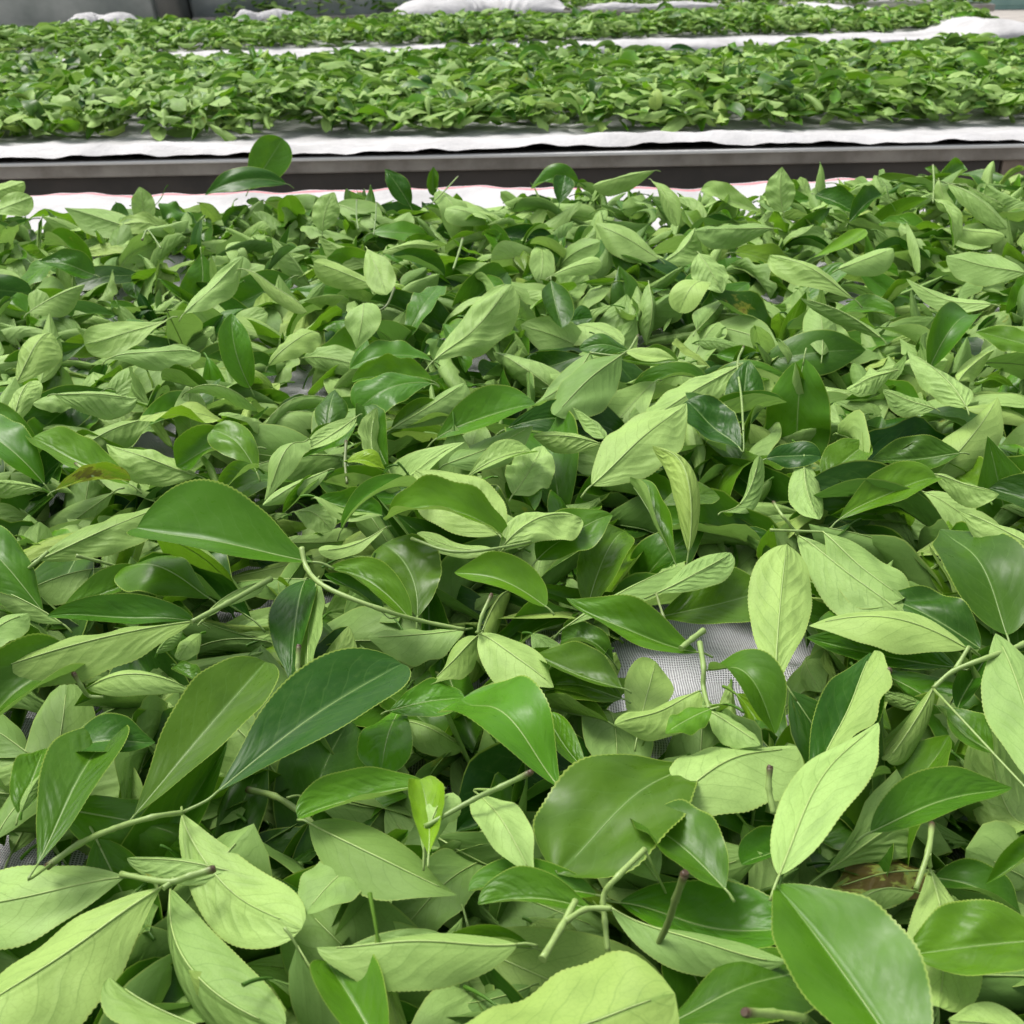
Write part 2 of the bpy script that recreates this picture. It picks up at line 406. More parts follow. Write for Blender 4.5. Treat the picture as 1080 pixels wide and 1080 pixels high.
# ------------------------------------------------------------------ the leaves one can tell apart
# base x, base y, tip x, tip y, breadth, side seen, tone, layer, extras   (photo pixels give the spot on the heap; built at real size there)
HERO = [
 # near rim, left
 (172,935,-62,1092,104,'U',.95,8,dict(f=-22,c=-8,b=14,s=0,k='a1')),
 (132,925,-100,972,82,'U',1.0,6,dict(f=-6,c=-10,b=8,s=-8,k='a2')),
 (180,938,300,1085,52,'U',.62,7,dict(s=-42,f=-10,c=-40,k='a3')),
 (330,1110,116,1030,34,'U',.45,9,dict(s=30,f=-20,c=-30,y=.15)),
 (192,857,318,980,66,'U',.95,8,dict(s=-38,b=34,f=-6,c=-14,k='b1')),
 (38,914,116,768,70,'D',.2,9,dict(f=20,c=8,b=10,s=-10,tw=0,o='blunt',k='b2')),
 (140,862,280,698,72,'D',.16,9,dict(f=16,c=8,b=8,s=-6,tw=6,o='blunt',sd=.012,k='b3')),
 (228,836,424,700,78,'D',.16,10,dict(f=14,c=6,b=10,s=4,tw=0,o='blunt',sd=.018,k='b4')),
 (270,775,356,706,30,'U',.95,7,dict(f=-5)),
 (424,744,402,816,50,'D',.75,6,dict(f=4,c=4,b=8)),
 (410,750,491,736,40,'D',.62,7,dict(f=4,c=10,b=14)),
 (412,758,490,790,36,'U',.25,4,{}),
 (594,834,486,738,78,'D',.72,8,dict(f=8,c=12,b=14,s=6,o='blunt',k='bright')),
 (733,803,588,922,112,'D',.2,9,dict(f=6,c=10,b=12,o='blunt',k='broad')),
 (688,862,840,787,88,'U',1.0,9,dict(f=-16,c=-8,b=12,s=8,k='pale')),
 (765,938,664,860,78,'D',.30,10,dict(f=16,c=22,b=18)),
 (694,930,654,872,46,'U',.95,8,dict(k='e1')),
 (630,944,494,940,44,'D',.55,9,dict(f=20,c=24,b=12,s=-20)),
 (628,960,504,954,46,'D',.42,10,dict(f=22,c=22,b=10,s=-20)),
 (546,996,334,999,70,'U',.66,11,dict(f=-22,c=-26,b=10,s=24,k='mound')),
 (470,988,335,1032,42,'U',.55,7,{}),
 (562,1000,440,1034,44,'D',.40,8,{}),
 (450,1098,712,1048,150,'U',.62,13,dict(f=-8,c=-12,b=16,s=-14,y=.35,o='blunt',k='yellowgreen')),
 (410,1125,344,1014,88,'D',.55,10,dict(f=30,c=14,b=6,y=.12,o='blunt',sd=.024,k='curlrim')),
 (560,1040,470,1060,36,'U',.2,5,{}),
 (645,958,830,1014,48,'U',.5,10,dict(f=-14,c=-30,s=-16,k='e2')),
 (653,952,866,984,72,'D',.58,8,dict(f=10,c=16,b=14,k='e3')),
 (965,1140,818,934,128,'D',.52,13,dict(f=30,c=-4,b=6,s=-8,tw=0,y=.1,o='acute',sd=.006,k='bigtip')),
 (690,1085,852,1020,84,'D',.20,9,dict(f=10,b=12)),
 (1115,990,952,1008,82,'D',.45,10,dict(f=14,c=6,b=12,s=8,k='f1')),
 (980,914,990,1062,78,'U',.97,9,dict(f=-14,c=-6,k='g1')),
 (965,940,882,968,34,'U',.9,8,dict(k='g2')),
 (978,918,876,938,72,'U',.42,5,dict(st=.9,k='stained')),
 (822,923,926,762,70,'U',.98,14,dict(f=-8,c=-6,b=10,s=10,tw=0,o='acute',k='upright')),
 (824,926,940,816,46,'D',.2,8,dict(f=24,c=20,s=24)),
 (850,882,782,912,52,'D',.38,8,dict(f=14)),
 (918,878,1068,831,56,'D',.45,10,dict(f=20,c=18,b=6,s=10,y=.06,k='rimmed')),
 (1112,898,1040,932,42,'D',.5,9,{}),
 (985,926,1078,968,48,'D',.28,7,{}),
 (1095,872,1040,770,62,'U',.9,7,{}),
 (1085,1085,1000,1075,50,'U',.9,9,{}),
 (60,1085,240,1040,60,'D',.2,4,{}),
 (520,900,420,985,60,'U',.2,3,{}),
 # middle right
 (817,728,830,574,68,'U',.95,9,dict(f=-12,c=-8,b=6,s=4,o='blunt',k='tall')),
 (1020,684,853,660,42,'U',.95,10,dict(f=-10,c=-20,s=-22,k='boat')),
 (1008,704,850,672,56,'D',.25,8,dict(f=24,c=14,s=16,k='h1')),
 (1034,684,932,628,62,'D',.12,8,dict(f=6,c=6,b=20,k='h2')),
 (932,656,863,656,38,'D',.3,7,{}),
 (868,561,952,632,78,'U',.68,10,dict(f=-8,c=-14,b=20,s=-10,k='i1')),
 (840,564,960,655,58,'U',.82,9,dict(f=-14,c=-6,s=-14,k='i2')),
 (1062,670,992,558,78,'D',.18,9,dict(f=10,c=10,k='j1')),
 (1116,592,1011,538,48,'U',1.0,12,dict(f=-16,c=-50,b=8,s=-12,k='greyrolled')),
 (984,504,1052,418,54,'U',.78,9,dict(b=24,s=-26)),
 (984,500,1054,521,44,'U',.74,10,dict(s=-12)),
 (1013,478,918,486,38,'D',.14,8,dict(f=14,c=20)),
 (884,549,988,504,44,'D',.4,9,dict(f=20,c=14,s=14)),
 (868,505,917,464,42,'D',.35,9,dict(f=12)),
 (808,484,866,482,38,'D',.12,10,dict(b=30,c=-30)),
 (848,482,864,548,38,'U',.85,9,dict(f=-20)),
 (1100,836,1050,668,74,'U',.72,11,dict(f=-10,c=-6,b=10,k='h3')),
 (856,828,918,688,64,'D',.22,10,dict(f=10,c=10,s=-14,k='bluish')),
 (864,815,922,686,22,'U',.75,11,dict(f=-10,y=.2)),
 (1048,795,986,744,52,'D',.3,9,{}),
 (1010,748,1050,680,48,'D',.28,7,{}),
 (972,742,924,726,42,'U',.45,7,dict(c=-50)),
 (986,722,935,802,42,'U',.5,9,dict(k='h4')),
 (1080,700,1078,600,50,'D',.3,5,{}),
 (880,735,940,770,46,'D',.15,6,{}),
 # centre, round the bare patch
 (736,688,597,631,46,'D',.42,11,dict(s=46,f=30,c=16,b=8,k='ring')),
 (596,662,716,597,32,'U',.5,9,dict(s=-30,f=-14,c=-20)),
 (656,726,566,690,48,'D',.22,8,dict(f=26,c=18,s=26)),
 (690,652,808,624,58,'D',.10,8,dict(f=8,c=10,b=16,s=-12,k='glossy')),
 (692,626,771,583,30,'U',.6,11,dict(s=-30,b=20,k='l1')),
 (672,778,692,698,48,'U',.62,6,dict(f=-4)),
 (738,729,648,764,42,'U',.72,9,dict(f=-10,s=14,k='m1')),
 (750,748,702,774,26,'D',.55,11,dict(f=10,s=-20,y=.15,k='m2')),
 (747,706,818,774,46,'D',.3,9,dict(f=24,c=16,s=22,k='m3')),
 (748,750,802,786,36,'U',.78,10,dict(f=-10,k='m4')),
 (620,814,577,752,30,'D',.66,7,{}),
 (505,668,584,725,48,'U',.97,9,dict(f=-18,c=-6,k='n1')),
 (503,671,454,722,34,'U',.62,8,dict(f=-24,k='n2')),
 (490,664,388,672,46,'U',.72,7,dict(f=-6,k='o1')),
 (330,722,368,660,42,'U',.7,7,{}),
 (322,612,308,722,46,'D',.22,7,dict(f=16,c=10)),
 (334,615,326,726,16,'U',.6,8,{}),
 (434,655,346,600,38,'D',.36,10,dict(f=26,c=24,s=-20,k='o2')),
 (404,646,342,605,26,'D',.3,10,dict(f=28,s=-14,k='o3')),
 (440,652,404,574,68,'D',.18,8,dict(f=4,c=4)),
 (526,564,438,496,64,'U',.86,10,dict(f=-5,c=-4,b=12,k='greyveined')),
 (542,574,407,549,42,'D',.55,10,dict(f=26,c=24,s=22,k='p1')),
 (524,580,440,562,20,'U',.9,9,{}),
 (576,640,479,604,44,'D',.5,11,dict(f=16,c=30,b=20,s=-24)),
 (525,583,612,546,44,'U',.86,10,dict(f=-10,c=-20,s=14,k='p2')),
 (566,591,646,543,44,'D',.34,9,dict(f=10)),
 (624,512,724,425,62,'U',.96,11,dict(f=-12,c=-8,b=10,s=-8,k='sunlit')),
 (782,384,688,440,44,'U',.95,10,dict(f=-20,c=-10,k='q1')),
 (726,583,688,470,46,'U',.8,12,dict(f=-26,c=-40,y=.45,k='yellowcurled')),
 (714,598,664,508,30,'D',.4,11,dict(f=30)),
 (698,532,757,522,52,'D',.10,9,dict(f=4,c=8)),
 (738,503,728,440,28,'U',.8,8,{}),
 (780,472,724,423,50,'D',.18,11,dict(f=10,c=14,k='q2')),
 (784,452,789,380,40,'D',.2,10,dict(f=14,t=10,k='q3')),
 (783,470,807,430,24,'D',.3,10,{}),
 (762,540,801,480,26,'U',.66,10,dict(f=-26)),
 (541,522,572,470,50,'U',.97,9,dict(b=16)),
 (634,468,562,460,28,'U',.7,10,dict(f=-14,y=.2,b=20)),
 (638,462,603,429,20,'U',1.0,11,{}),
 (656,374,585,438,54,'U',.38,11,dict(f=-18,c=-12,b=20,k='r1')),
 (622,372,564,426,27,'U',.5,10,dict(s=34,k='r2')),
 (655,379,715,381,34,'D',.3,11,dict(f=24,c=20,k='r3')),
 (660,371,712,379,15,'U',.95,12,{}),
 (662,370,611,368,22,'D',.2,10,{}),
 (540,560,480,520,40,'D',.2,5,{}),
 (620,640,660,560,50,'D',.25,5,{}),
 (656,737,560,724,36,'D',.15,7,dict(f=14)),
 (642,762,562,744,32,'D',.12,6,dict(s=14)),
 (648,700,592,676,34,'D',.2,6,{}),
 (560,668,610,705,30,'U',.45,5,{}),
 # middle left
 (332,593,144,557,96,'D',.42,13,dict(f=24,c=14,b=8,s=16,tw=0,sd=.03,y=.05,k='bigdark')),
 (38,592,173,533,44,'U',.5,10,dict(f=-12,c=-20,b=18,s=-16,y=.15,k='s1')),
 (126,598,29,622,42,'U',.66,7,dict(k='s2')),
 (222,632,130,598,54,'D',.4,9,dict(f=-6,c=-20,y=.15,st=.25)),
 (58,652,156,613,34,'D',.34,8,dict(f=20)),
 (206,656,50,650,36,'D',.38,9,dict(f=22,c=20,s=-16)),
 (202,656,-14,710,48,'U',.58,11,dict(f=-24,c=-12,s=14,k='t1')),
 (214,653,282,613,16,'U',.85,11,dict(k='t2')),
 (98,694,-42,792,66,'D',.2,8,dict(f=12)),
 (45,645,-40,558,56,'D',.45,10,dict(f=16)),
 (66,658,-32,612,30,'U',.95,9,{}),
 (-34,702,30,647,32,'U',.6,11,dict(f=-16)),
 (165,690,192,664,22,'U',.7,9,{}),
 (185,702,213,722,22,'D',.3,9,{}),
 (212,668,188,696,26,'U',.7,9,{}),
 (92,726,206,730,30,'U',.9,9,dict(s=-12,k='u1')),
 (64,790,164,783,48,'D',.32,9,dict(f=8,c=24,b=20,s=-18)),
 (20,859,46,790,40,'D',.45,9,dict(f=20,c=16)),
 (22,858,66,800,20,'U',.6,10,dict(f=-20)),
 (-5,886,72,812,34,'U',.35,5,{}),
 (258,922,134,905,34,'U',.88,7,dict(f=-16,st=.35,k='a4')),
 (222,945,262,922,26,'U',.9,6,{}),
 (456,829,314,863,38,'D',.55,10,dict(s=-30,f=10,y=.1)),
 (326,868,482,944,66,'U',.24,9,dict(f=-12,c=-12,s=-14,b=14)),
 (452,902,443,822,48,'D',.85,11,dict(f=12,y=.6,st=.15,k='yellowtip')),
 (448,906,478,836,42,'U',.96,10,dict(f=-5,k='v1')),
 (505,838,564,928,46,'U',.97,10,dict(f=-14,s=-10,k='v2')),
 (396,898,322,964,54,'U',.5,8,dict(c=-30)),
 (320,940,240,975,50,'D',.15,4,{}),
 # upper left
 (47,511,-42,450,50,'D',.5,11,dict(f=18)),
 (48,500,-20,438,40,'D',.52,10,{}),
 (46,516,-32,510,22,'U',.75,11,{}),
 (137,511,34,462,40,'D',.55,11,dict(f=22,c=20,s=20)),
 (38,516,92,480,32,'D',.12,9,{}),
 (57,518,138,507,24,'D',.7,12,dict(f=24,y=.7,st=.8,k='browned')),
 (208,502,112,468,42,'U',.9,10,dict(f=-8,b=14,k='w1')),
 (161,440,78,476,37,'U',.6,9,dict(f=-12,b=18)),
 (58,416,145,420,32,'U',.9,10,dict(s=-16,f=-18)),
 (12,454,36,401,32,'U',1.0,11,{}),
 (-6,450,16,398,36,'U',.6,10,{}),
 (34,426,85,426,22,'U',.88,9,{}),
 (17,405,53,351,50,'U',.8,11,dict(f=-8)),
 (42,405,52,330,40,'U',.72,10,dict(s=-14)),
 (264,409,245,331,36,'D',.6,12,dict(f=14,t=26,k='standing')),
 (229,416,171,401,33,'D',.14,11,dict(b=20)),
 (196,414,272,433,22,'U',.9,10,dict(s=12)),
 (272,472,186,492,46,'D',.45,10,dict(s=-30,f=16)),
 (271,499,224,453,36,'D',.5,12,dict(f=20,k='x1')),
 (272,494,228,528,24,'D',.4,11,{}),
 (234,522,209,478,22,'U',.62,9,{}),
 (324,464,279,528,30,'U',.62,11,dict(s=10,f=-14)),
 (377,439,319,476,20,'U',.95,12,dict(s=14)),
 (374,446,316,484,30,'D',.42,10,{}),
 (346,496,277,533,22,'U',.92,11,{}),
 (345,500,298,542,24,'D',.42,10,{}),
 (344,457,353,411,37,'D',.15,11,dict(b=16,y=.1)),
 (410,496,384,429,38,'D',.32,10,dict(f=26,c=20)),
 (405,501,398,430,14,'U',.9,11,dict(s=14)),
 (366,486,406,495,17,'D',.9,11,dict(y=.8,st=.4)),
 (456,405,377,434,40,'D',.55,11,dict(s=-26,f=10,k='y1')),
 (456,402,371,403,32,'D',.55,10,dict(s=-26)),
 (456,381,369,389,27,'D',.5,9,dict(s=-20)),
 (412,453,490,404,37,'U',.66,10,dict(s=-22,f=-14)),
 (412,456,479,441,30,'D',.34,8,{}),
 (460,463,567,428,42,'D',.5,11,dict(s=-20,f=14)),
 (472,489,562,449,36,'U',.4,10,dict(s=-16)),
 (492,504,562,477,30,'U',.68,10,dict(s=-14,y=.12)),
 (384,522,449,519,32,'D',.3,9,{}),
 (334,526,403,543,30,'D',.48,10,dict(s=-20)),
 (330,523,404,544,16,'U',.72,11,{}),
 (406,557,336,581,16,'U',.95,10,{}),
 (360,559,449,523,20,'D',.5,10,{}),
 (310,540,350,560,24,'U',.7,8,{}),
 # far band of the near bed
 (263,200,298,146,44,'D',.45,17,dict(t=30,f=8,c=5,b=4,tw=0,k='rear')),
 (302,194,216,206,24,'D',.2,13,dict(s=-20,k='rear2')),
 (826,224,825,176,32,'U',.82,16,dict(t=30,f=-8,c=-5,b=2,tw=0,k='rearpale')),
 (151,238,147,197,36,'U',.85,12,dict(t=30,k='z1')),
 (145,244,68,219,30,'U',.72,11,dict(k='z2')),
 (-12,226,34,208,34,'U',.85,12,{}),
 (-22,206,26,192,22,'U',.8,13,{}),
 (154,243,199,232,24,'U',.88,11,{}),
 (433,218,406,178,22,'D',.18,15,dict(t=26)),
 (458,207,457,176,17,'D',.25,15,dict(t=30)),
 (340,244,353,203,32,'U',.8,12,dict(t=20)),
 (386,281,336,249,27,'U',.78,12,{}),
 (398,303,331,276,30,'U',.85,12,{}),
 (387,262,408,311,29,'U',.9,14,dict(b=20)),
 (402,265,464,260,17,'U',.92,13,dict(y=.15)),
 (410,268,469,291,26,'D',.25,11,{}),
 (364,312,320,318,26,'U',.7,12,dict(y=.3)),
 (383,320,376,368,36,'U',.88,13,{}),
 (457,381,540,300,52,'U',.88,14,dict(t=12,f=-6,b=10,s=-8,k='leaning')),
 (283,386,334,350,30,'U',.6,11,dict(s=-16)),
 (194,331,257,270,32,'U',.9,14,dict(s=14,f=-12,k='longpale')),
 (257,284,324,329,17,'U',.95,13,{}),
 (179,336,89,363,30,'U',.9,12,dict(f=-10)),
 (114,379,212,373,27,'U',.62,12,dict(s=-16)),
 (817,241,733,243,32,'U',.55,15,dict(s=-20,f=-14,k='archpale')),
 (802,223,739,200,24,'U',.88,14,{}),
 (695,273,628,236,36,'U',.85,13,dict(f=-8)),
 (698,277,733,240,36,'U',.9,12,{}),
 (737,267,762,309,38,'U',.92,13,dict(f=-14)),
 (746,299,716,330,36,'U',.98,14,{}),
 (691,180,625,196,24,'U',.72,15,dict(s=24,f=-18)),
 (687,190,714,239,18,'U',.7,14,{}),
 (581,295,593,346,37,'D',.16,12,dict(f=10)),
 (580,292,634,276,17,'U',.9,13,dict(s=20)),
 (901,316,812,269,32,'U',.85,14,dict(f=-20)),
 (857,272,913,242,16,'D',.8,14,dict(y=.3,s=-20)),
 (884,284,942,262,28,'U',.82,13,{}),
 (929,356,844,314,24,'U',.6,13,dict(s=-24)),
 (1082,288,998,270,32,'U',.72,13,dict(f=-22)),
 (1046,321,956,294,20,'U',.9,13,dict(s=12)),
 (1019,429,957,370,36,'U',1.0,14,dict(f=-10)),
 (979,391,1022,332,44,'D',.45,13,dict(t=14,f=10,k='pointed')),
 (1011,402,1049,369,28,'U',1.0,12,dict(y=.25)),
 (1102,370,1029,350,26,'D',.4,12,{}),
 (943,391,894,411,32,'U',.86,12,{}),
 (986,431,931,411,42,'U',.55,12,{}),
 (867,375,861,319,40,'U',.62,10,{}),
 (990,190,1002,225,24,'U',.78,16,dict(t=20,k='hang1')),
 (1000,194,1062,241,26,'U',.6,15,dict(k='hang2')),
 (985,210,1004,262,16,'U',.82,15,dict(k='hang3')),
 (1020,196,1060,216,24,'U',.75,16,dict(k='hang4')),
 (956,234,970,287,20,'U',.72,14,{}),
 (994,241,1060,249,22,'U',.88,14,{}),
 (1090,215,1040,195,30,'U',.7,14,{}),
 (860,205,905,225,34,'D',.25,13,{}),
 (895,235,930,205,34,'D',.22,13,{}),
 (940,215,925,185,24,'U',.62,14,{}),
 (610,192,560,200,26,'D',.4,13,{}),
 (590,215,596,185,24,'D',.15,14,{}),
 (520,235,470,220,30,'U',.8,12,{}),
 (100,290,40,275,30,'D',.4,11,{}),
 (30,330,90,300,32,'U',.7,11,{}),
]

# twigs and sprigs: stem lines (x, y, layer), leaves are keys of HERO
SPRIGS = [
 dict(stem=[[(224,917,9),(200,924,9),(176,930,9),(128,922,8)],[(184,928,9),(172,937,9)]], leaves=['a1','a2','a3'], r=(.0022,.0016),
      label='pale tea sprig with three long leaves and a brown stub, lower left corner'),
 dict(stem=[[(50,914,7),(84,890,8),(120,874,9),(160,862,10),(192,857,9)]], leaves=['b1','b2','b3','b4'], r=(.0020,.0015),
      label='slanting tea sprig with four big leaves, three dark and glossy, one arched and pale'),
 dict(stem=[[(572,1012,11),(592,978,11),(607,950,11)],[(596,972,11),(618,959,11),(645,958,11)],[(680,896,12),(652,924,12),(637,944,11),(638,972,10),(641,1003,9)]], leaves=['e1','e2','e3'], cut=False, tone=.7, r=(.0019,.0017),
      label='forked pale green tea sprig above the broad yellow-green leaf at the near rim'),
 dict(stem=[[(983,870,11),(979,898,11),(966,938,10)],[(979,900,11),(981,914,10)]], leaves=['g1','g2'], tone=.75, r=(.0017,.0014),
      label='small upright tea sprig with brown tip and two pale fanned leaves, lower right'),
 dict(stem=[[(1110,662,12),(1078,680,12),(1040,694,12),(1005,708,11),(984,726,10)],[(1008,706,11),(1022,682,12)]], leaves=['boat','h1','h2','h3','h4'], r=(.0021,.0014), tone=.6,
      label='long tea sprig at the right edge carrying the boat-shaped pale leaf and four others'),
 dict(stem=[[(816,530,12),(826,545,12),(842,564,10)],[(812,559,11),(842,560,11),(868,561,11)]], leaves=['i1','i2'], r=(.0014,.0012), tone=.65,
      label='two-leaf tea sprig with veined pale leaves right of the bare patch'),
 dict(stem=[[(738,678,11),(742,704,11),(742,726,10),(748,748,10)]], leaves=['m1','m2','m3','m4'], tone=.55, r=(.0019,.0015), cut=False,
      label='short tea sprig standing on the bare net with four small leaves'),
 dict(stem=[[(518,628,12),(508,650,11),(504,668,10)]], leaves=['n1','n2'], tone=.65, r=(.0015,.0012),
      label='two-leaf tea sprig with bent tan stalk in the middle of the heap'),
 dict(stem=[[(318,578,13),(324,600,12),(345,620,12),(400,642,11),(445,655,9),(490,664,8)]], leaves=['o1','o2','o3'], tone=.7, r=(.0021,.0015), cut=False,
      label='tea sprig with long curving pale stem and folded dark leaves, left of centre'),
 dict(stem=[[(434,568,11),(480,582,11),(542,575,11),(600,560,9)]], leaves=['p1','p2'], tone=.5, r=(.0014,.0010), cut=False,
      label='tea sprig with a long boat-shaped leaf and a pale one beside it, centre'),
 dict(stem=[[(784,366,13),(778,384,12),(782,420,11),(784,455,11)]], leaves=['q1','q2','q3'], tone=.5, r=(.0014,.0012),
      label='tea sprig with one pale and two dark pointed leaves, right of centre'),
 dict(stem=[[(673,354,13),(657,374,12),(622,372,12)]], leaves=['r1','r2','r3'], tone=.55, r=(.0015,.0012),
      label='tea sprig with brown-tipped stalk and drooping dark leaves above the sunlit pale leaf'),
 dict(stem=[[(22,606,10),(38,593,11),(50,582,11)],[(80,586,10),(104,592,9),(126,598,8)]], leaves=['s1','s2'], tone=.55, r=(.0018,.0014),
      label='tea sprig with grey-green yellow-edged leaf left of the big dark folded leaf'),
 dict(stem=[[(286,610,12),(240,636,12),(202,656,12)]], leaves=['t1','t2'], tone=.5, r=(.0022,.0018), cut=False,
      label='tea sprig with one long ridged leaf reaching the left edge'),
 dict(stem=[[(78,711,11),(86,724,10),(94,734,9),(110,735,9)]], leaves=['u1'], tone=.55, r=(.0016,.0012),
      label='stubby tea sprig with one slim pale leaf, left side'),
 dict(stem=[[(559,815,13),(528,830,12),(500,843,12),(448,872,11)]], leaves=['v1','v2'], tone=.4, r=(.0017,.0014),
      label='straight tea sprig with brown end and two pale leaves below the bright leaf'),
 dict(stem=[[(150,253,13),(156,243,13),(170,262,12)]], leaves=['z1','z2'], tone=.35, r=(.0016,.0012),
      label='tea sprig at the far left rim with an upright pale tip'),
 dict(stem=[[(984,174,18),(985,192,17),(984,214,16)],[(985,190,17),(1000,193,16),(1020,196,16)]], leaves=['hang1','hang2','hang3','hang4'], tone=.45, r=(.0018,.0014),
      label='tea sprig with drooping leaves standing above the far right rim'),
 dict(stem=[[(706,668,11),(699,648,12),(692,626,12)]], leaves=['l1'], tone=.5, brown=.35, r=(.0012,.0009),
      label='tea sprig with thin tan stalk and one curved leaf beside the glossy dark leaf'),
 dict(stem=[[(938,707,12),(922,722,11),(904,739,10)]], leaves=[], tone=.6, r=(.0022,.0020), name='twig', cat='twig', label='bare pale green twig with brown cut end behind the bluish leaf'),
 dict(stem=[[(722,922,15),(712,950,13),(704,975,11),(690,1003,9)]], leaves=[], tone=.2, brown=.3, r=(.0020,.0016), name='twig', cat='twig', label='dark brown-tipped twig sticking up left of the big pointed leaf'),
 dict(stem=[[(786,1068,14),(815,1069,13),(850,1074,12)]], leaves=[], tone=.7, r=(.0020,.0020), name='twig', cat='twig', label='short pale twig at the bottom edge, under the big pointed leaf'),
 dict(stem=[[(315,682,11),(314,702,10),(315,724,9)]], leaves=[], tone=.7, r=(.0018,.0017), name='twig', cat='twig', label='upright light green twig with brown top, left of the long dark leaf'),
 dict(stem=[[(742,665,11),(730,674,11),(718,684,11)]], leaves=[], tone=.6, r=(.0022,.0020), name='twig', cat='twig', cut=False, label='thick green twig stub lying at the upper edge of the bare patch'),
 dict(stem=[[(812,810,12),(811,832,11),(816,858,10)]], leaves=[], tone=.65, r=(.0018,.0018), name='twig', cat='twig', label='short upright twig with tan end left of the upright pale leaf'),
 dict(stem=[[(365,466,12),(364,488,11),(366,510,10)]], leaves=[], tone=.3, brown=.4, r=(.0016,.0014), name='twig', cat='twig', label='small brown upright twig beside the yellow browned leaf edge'),
 dict(stem=[[(80,489,13),(96,501,13),(110,513,12)]], leaves=[], tone=.7, r=(.0014,.0014), name='twig', cat='twig', label='pale stalk stub pointing up left over the browned leaf'),
 dict(stem=[[(262,833,5),(290,840,6),(318,858,7),(340,880,6)]], leaves=[], tone=.5, brown=.15, r=(.0022,.0018), name='twig', cat='twig', label='grey-green twig with brown end under the long dark leaf'),
 dict(stem=[[(416,304,14),(408,322,13),(396,330,12)]], leaves=[], tone=.1, brown=.4, r=(.0016,.0014), name='twig', cat='twig', label='small dark twig left of the leaning pale leaf'),
 dict(stem=[[(376,211,15),(376,228,14),(378,242,13)]], leaves=[], tone=.2, r=(.0014,.0013), name='twig', cat='twig', label='upright green stalk at the far rim, left of a pair of dark leaves'),
 dict(stem=[[(397,214,15),(396,230,14),(394,248,13)]], leaves=[], tone=.2, r=(.0014,.0013), name='twig', cat='twig', label='second upright green stalk at the far rim'),
 dict(stem=[[(483,186,16),(470,200,15),(456,214,14)]], leaves=[], tone=.6, r=(.0013,.0013), name='twig', cat='twig', label='slanting pale stalk at the far rim pointing up right'),
 dict(stem=[[(488,252,14),(484,266,13),(478,284,12)]], leaves=[], tone=.4, r=(.0019,.0017), name='twig', cat='twig', label='slanting green twig above the leaning pale leaf'),
]


# ------------------------------------------------------------------ place the described leaves on the heap
HEAP0, HSTEP = .010, .0058
gaps_px = [[(706, 640), (802, 636), (812, 698), (798, 734), (755, 714), (708, 732), (682, 700)], [(622, 765), (640, 756), (640, 782), (624, 790)],
           [(704, 778), (732, 768), (740, 793), (706, 797)], [(-20, 893), (40, 893), (34, 915), (-20, 918)],
           [(42, 750), (58, 742), (60, 788), (45, 796)], [(292, 404), (332, 406), (316, 428)], [(140, 462), (160, 463), (160, 478), (146, 477)], [(570, 674), (596, 672), (596, 684), (572, 690)]]
def in_poly(p, poly):
    x, y = p; c = False
    for i in range(len(poly)):
        (x1, y1), (x2, y2) = poly[i], poly[i - 1]
        if (y1 > y) != (y2 > y) and x < (x2 - x1) * (y - y1) / (y2 - y1) + x1: c = not c
    return c

Z = np.array([0, 0, 1.0])
def hero_frame(h):
    bx, by, tx, ty, wpx, side, tone, layer = h[:8]; o = h[8] if len(h) > 8 else {}
    mx, my = (bx + tx) / 2, (by + ty) / 2
    zc = HEAP0 + layer * HSTEP
    Pm = on_z(mx, my, zc)
    toC = unit(CO - Pm)
    elev = math.degrees(math.asin(toC[2]))
    want = 47 if my > 350 else 44
    tilt = max(0.0, (90 - elev) - want) + rnd.uniform(-7, 7) + o.get('t', 0)
    hor = unit(np.array([toC[0], toC[1], 0]))
    n = unit(Z * math.cos(R(tilt)) + hor * math.sin(R(tilt)))
    def hit(px, py):
        d = ray(px, py); return CO + d * (np.dot(Pm - CO, n) / np.dot(d, n))
    Pb, Pt = hit(bx, by), hit(tx, ty)
    X = Pt - Pb; L = np.linalg.norm(X); X /= L
    Y = unit(np.cross(n, X))
    def wpix(nn, W):
        yy = unit(np.cross(nn, X)); q = project(np.stack([Pm - yy * W / 2, Pm + yy * W / 2]))
        ax = unit(np.array([tx - bx, ty - by])); d = q[1] - q[0]
        return abs(ax[0] * d[1] - ax[1] * d[0])
    W = L * .42
    W = W * wpx / max(wpix(n, W), 1e-6) * 1.10
    lo, hi = L * .33, L * .66
    roll = R(o.get('r', 0))
    if W < lo:
        k = max(W / lo, .22); W = lo
        a = math.acos(k) * .8
        c1 = n * math.cos(a) + np.cross(X, n) * math.sin(a); c2 = n * math.cos(a) - np.cross(X, n) * math.sin(a)
        n = unit(c1 if c1[2] > c2[2] else c2)
    W = min(W, hi)
    if roll: n = unit(n * math.cos(roll) + np.cross(X, n) * math.sin(roll))
    return Pb, X, n, L, W

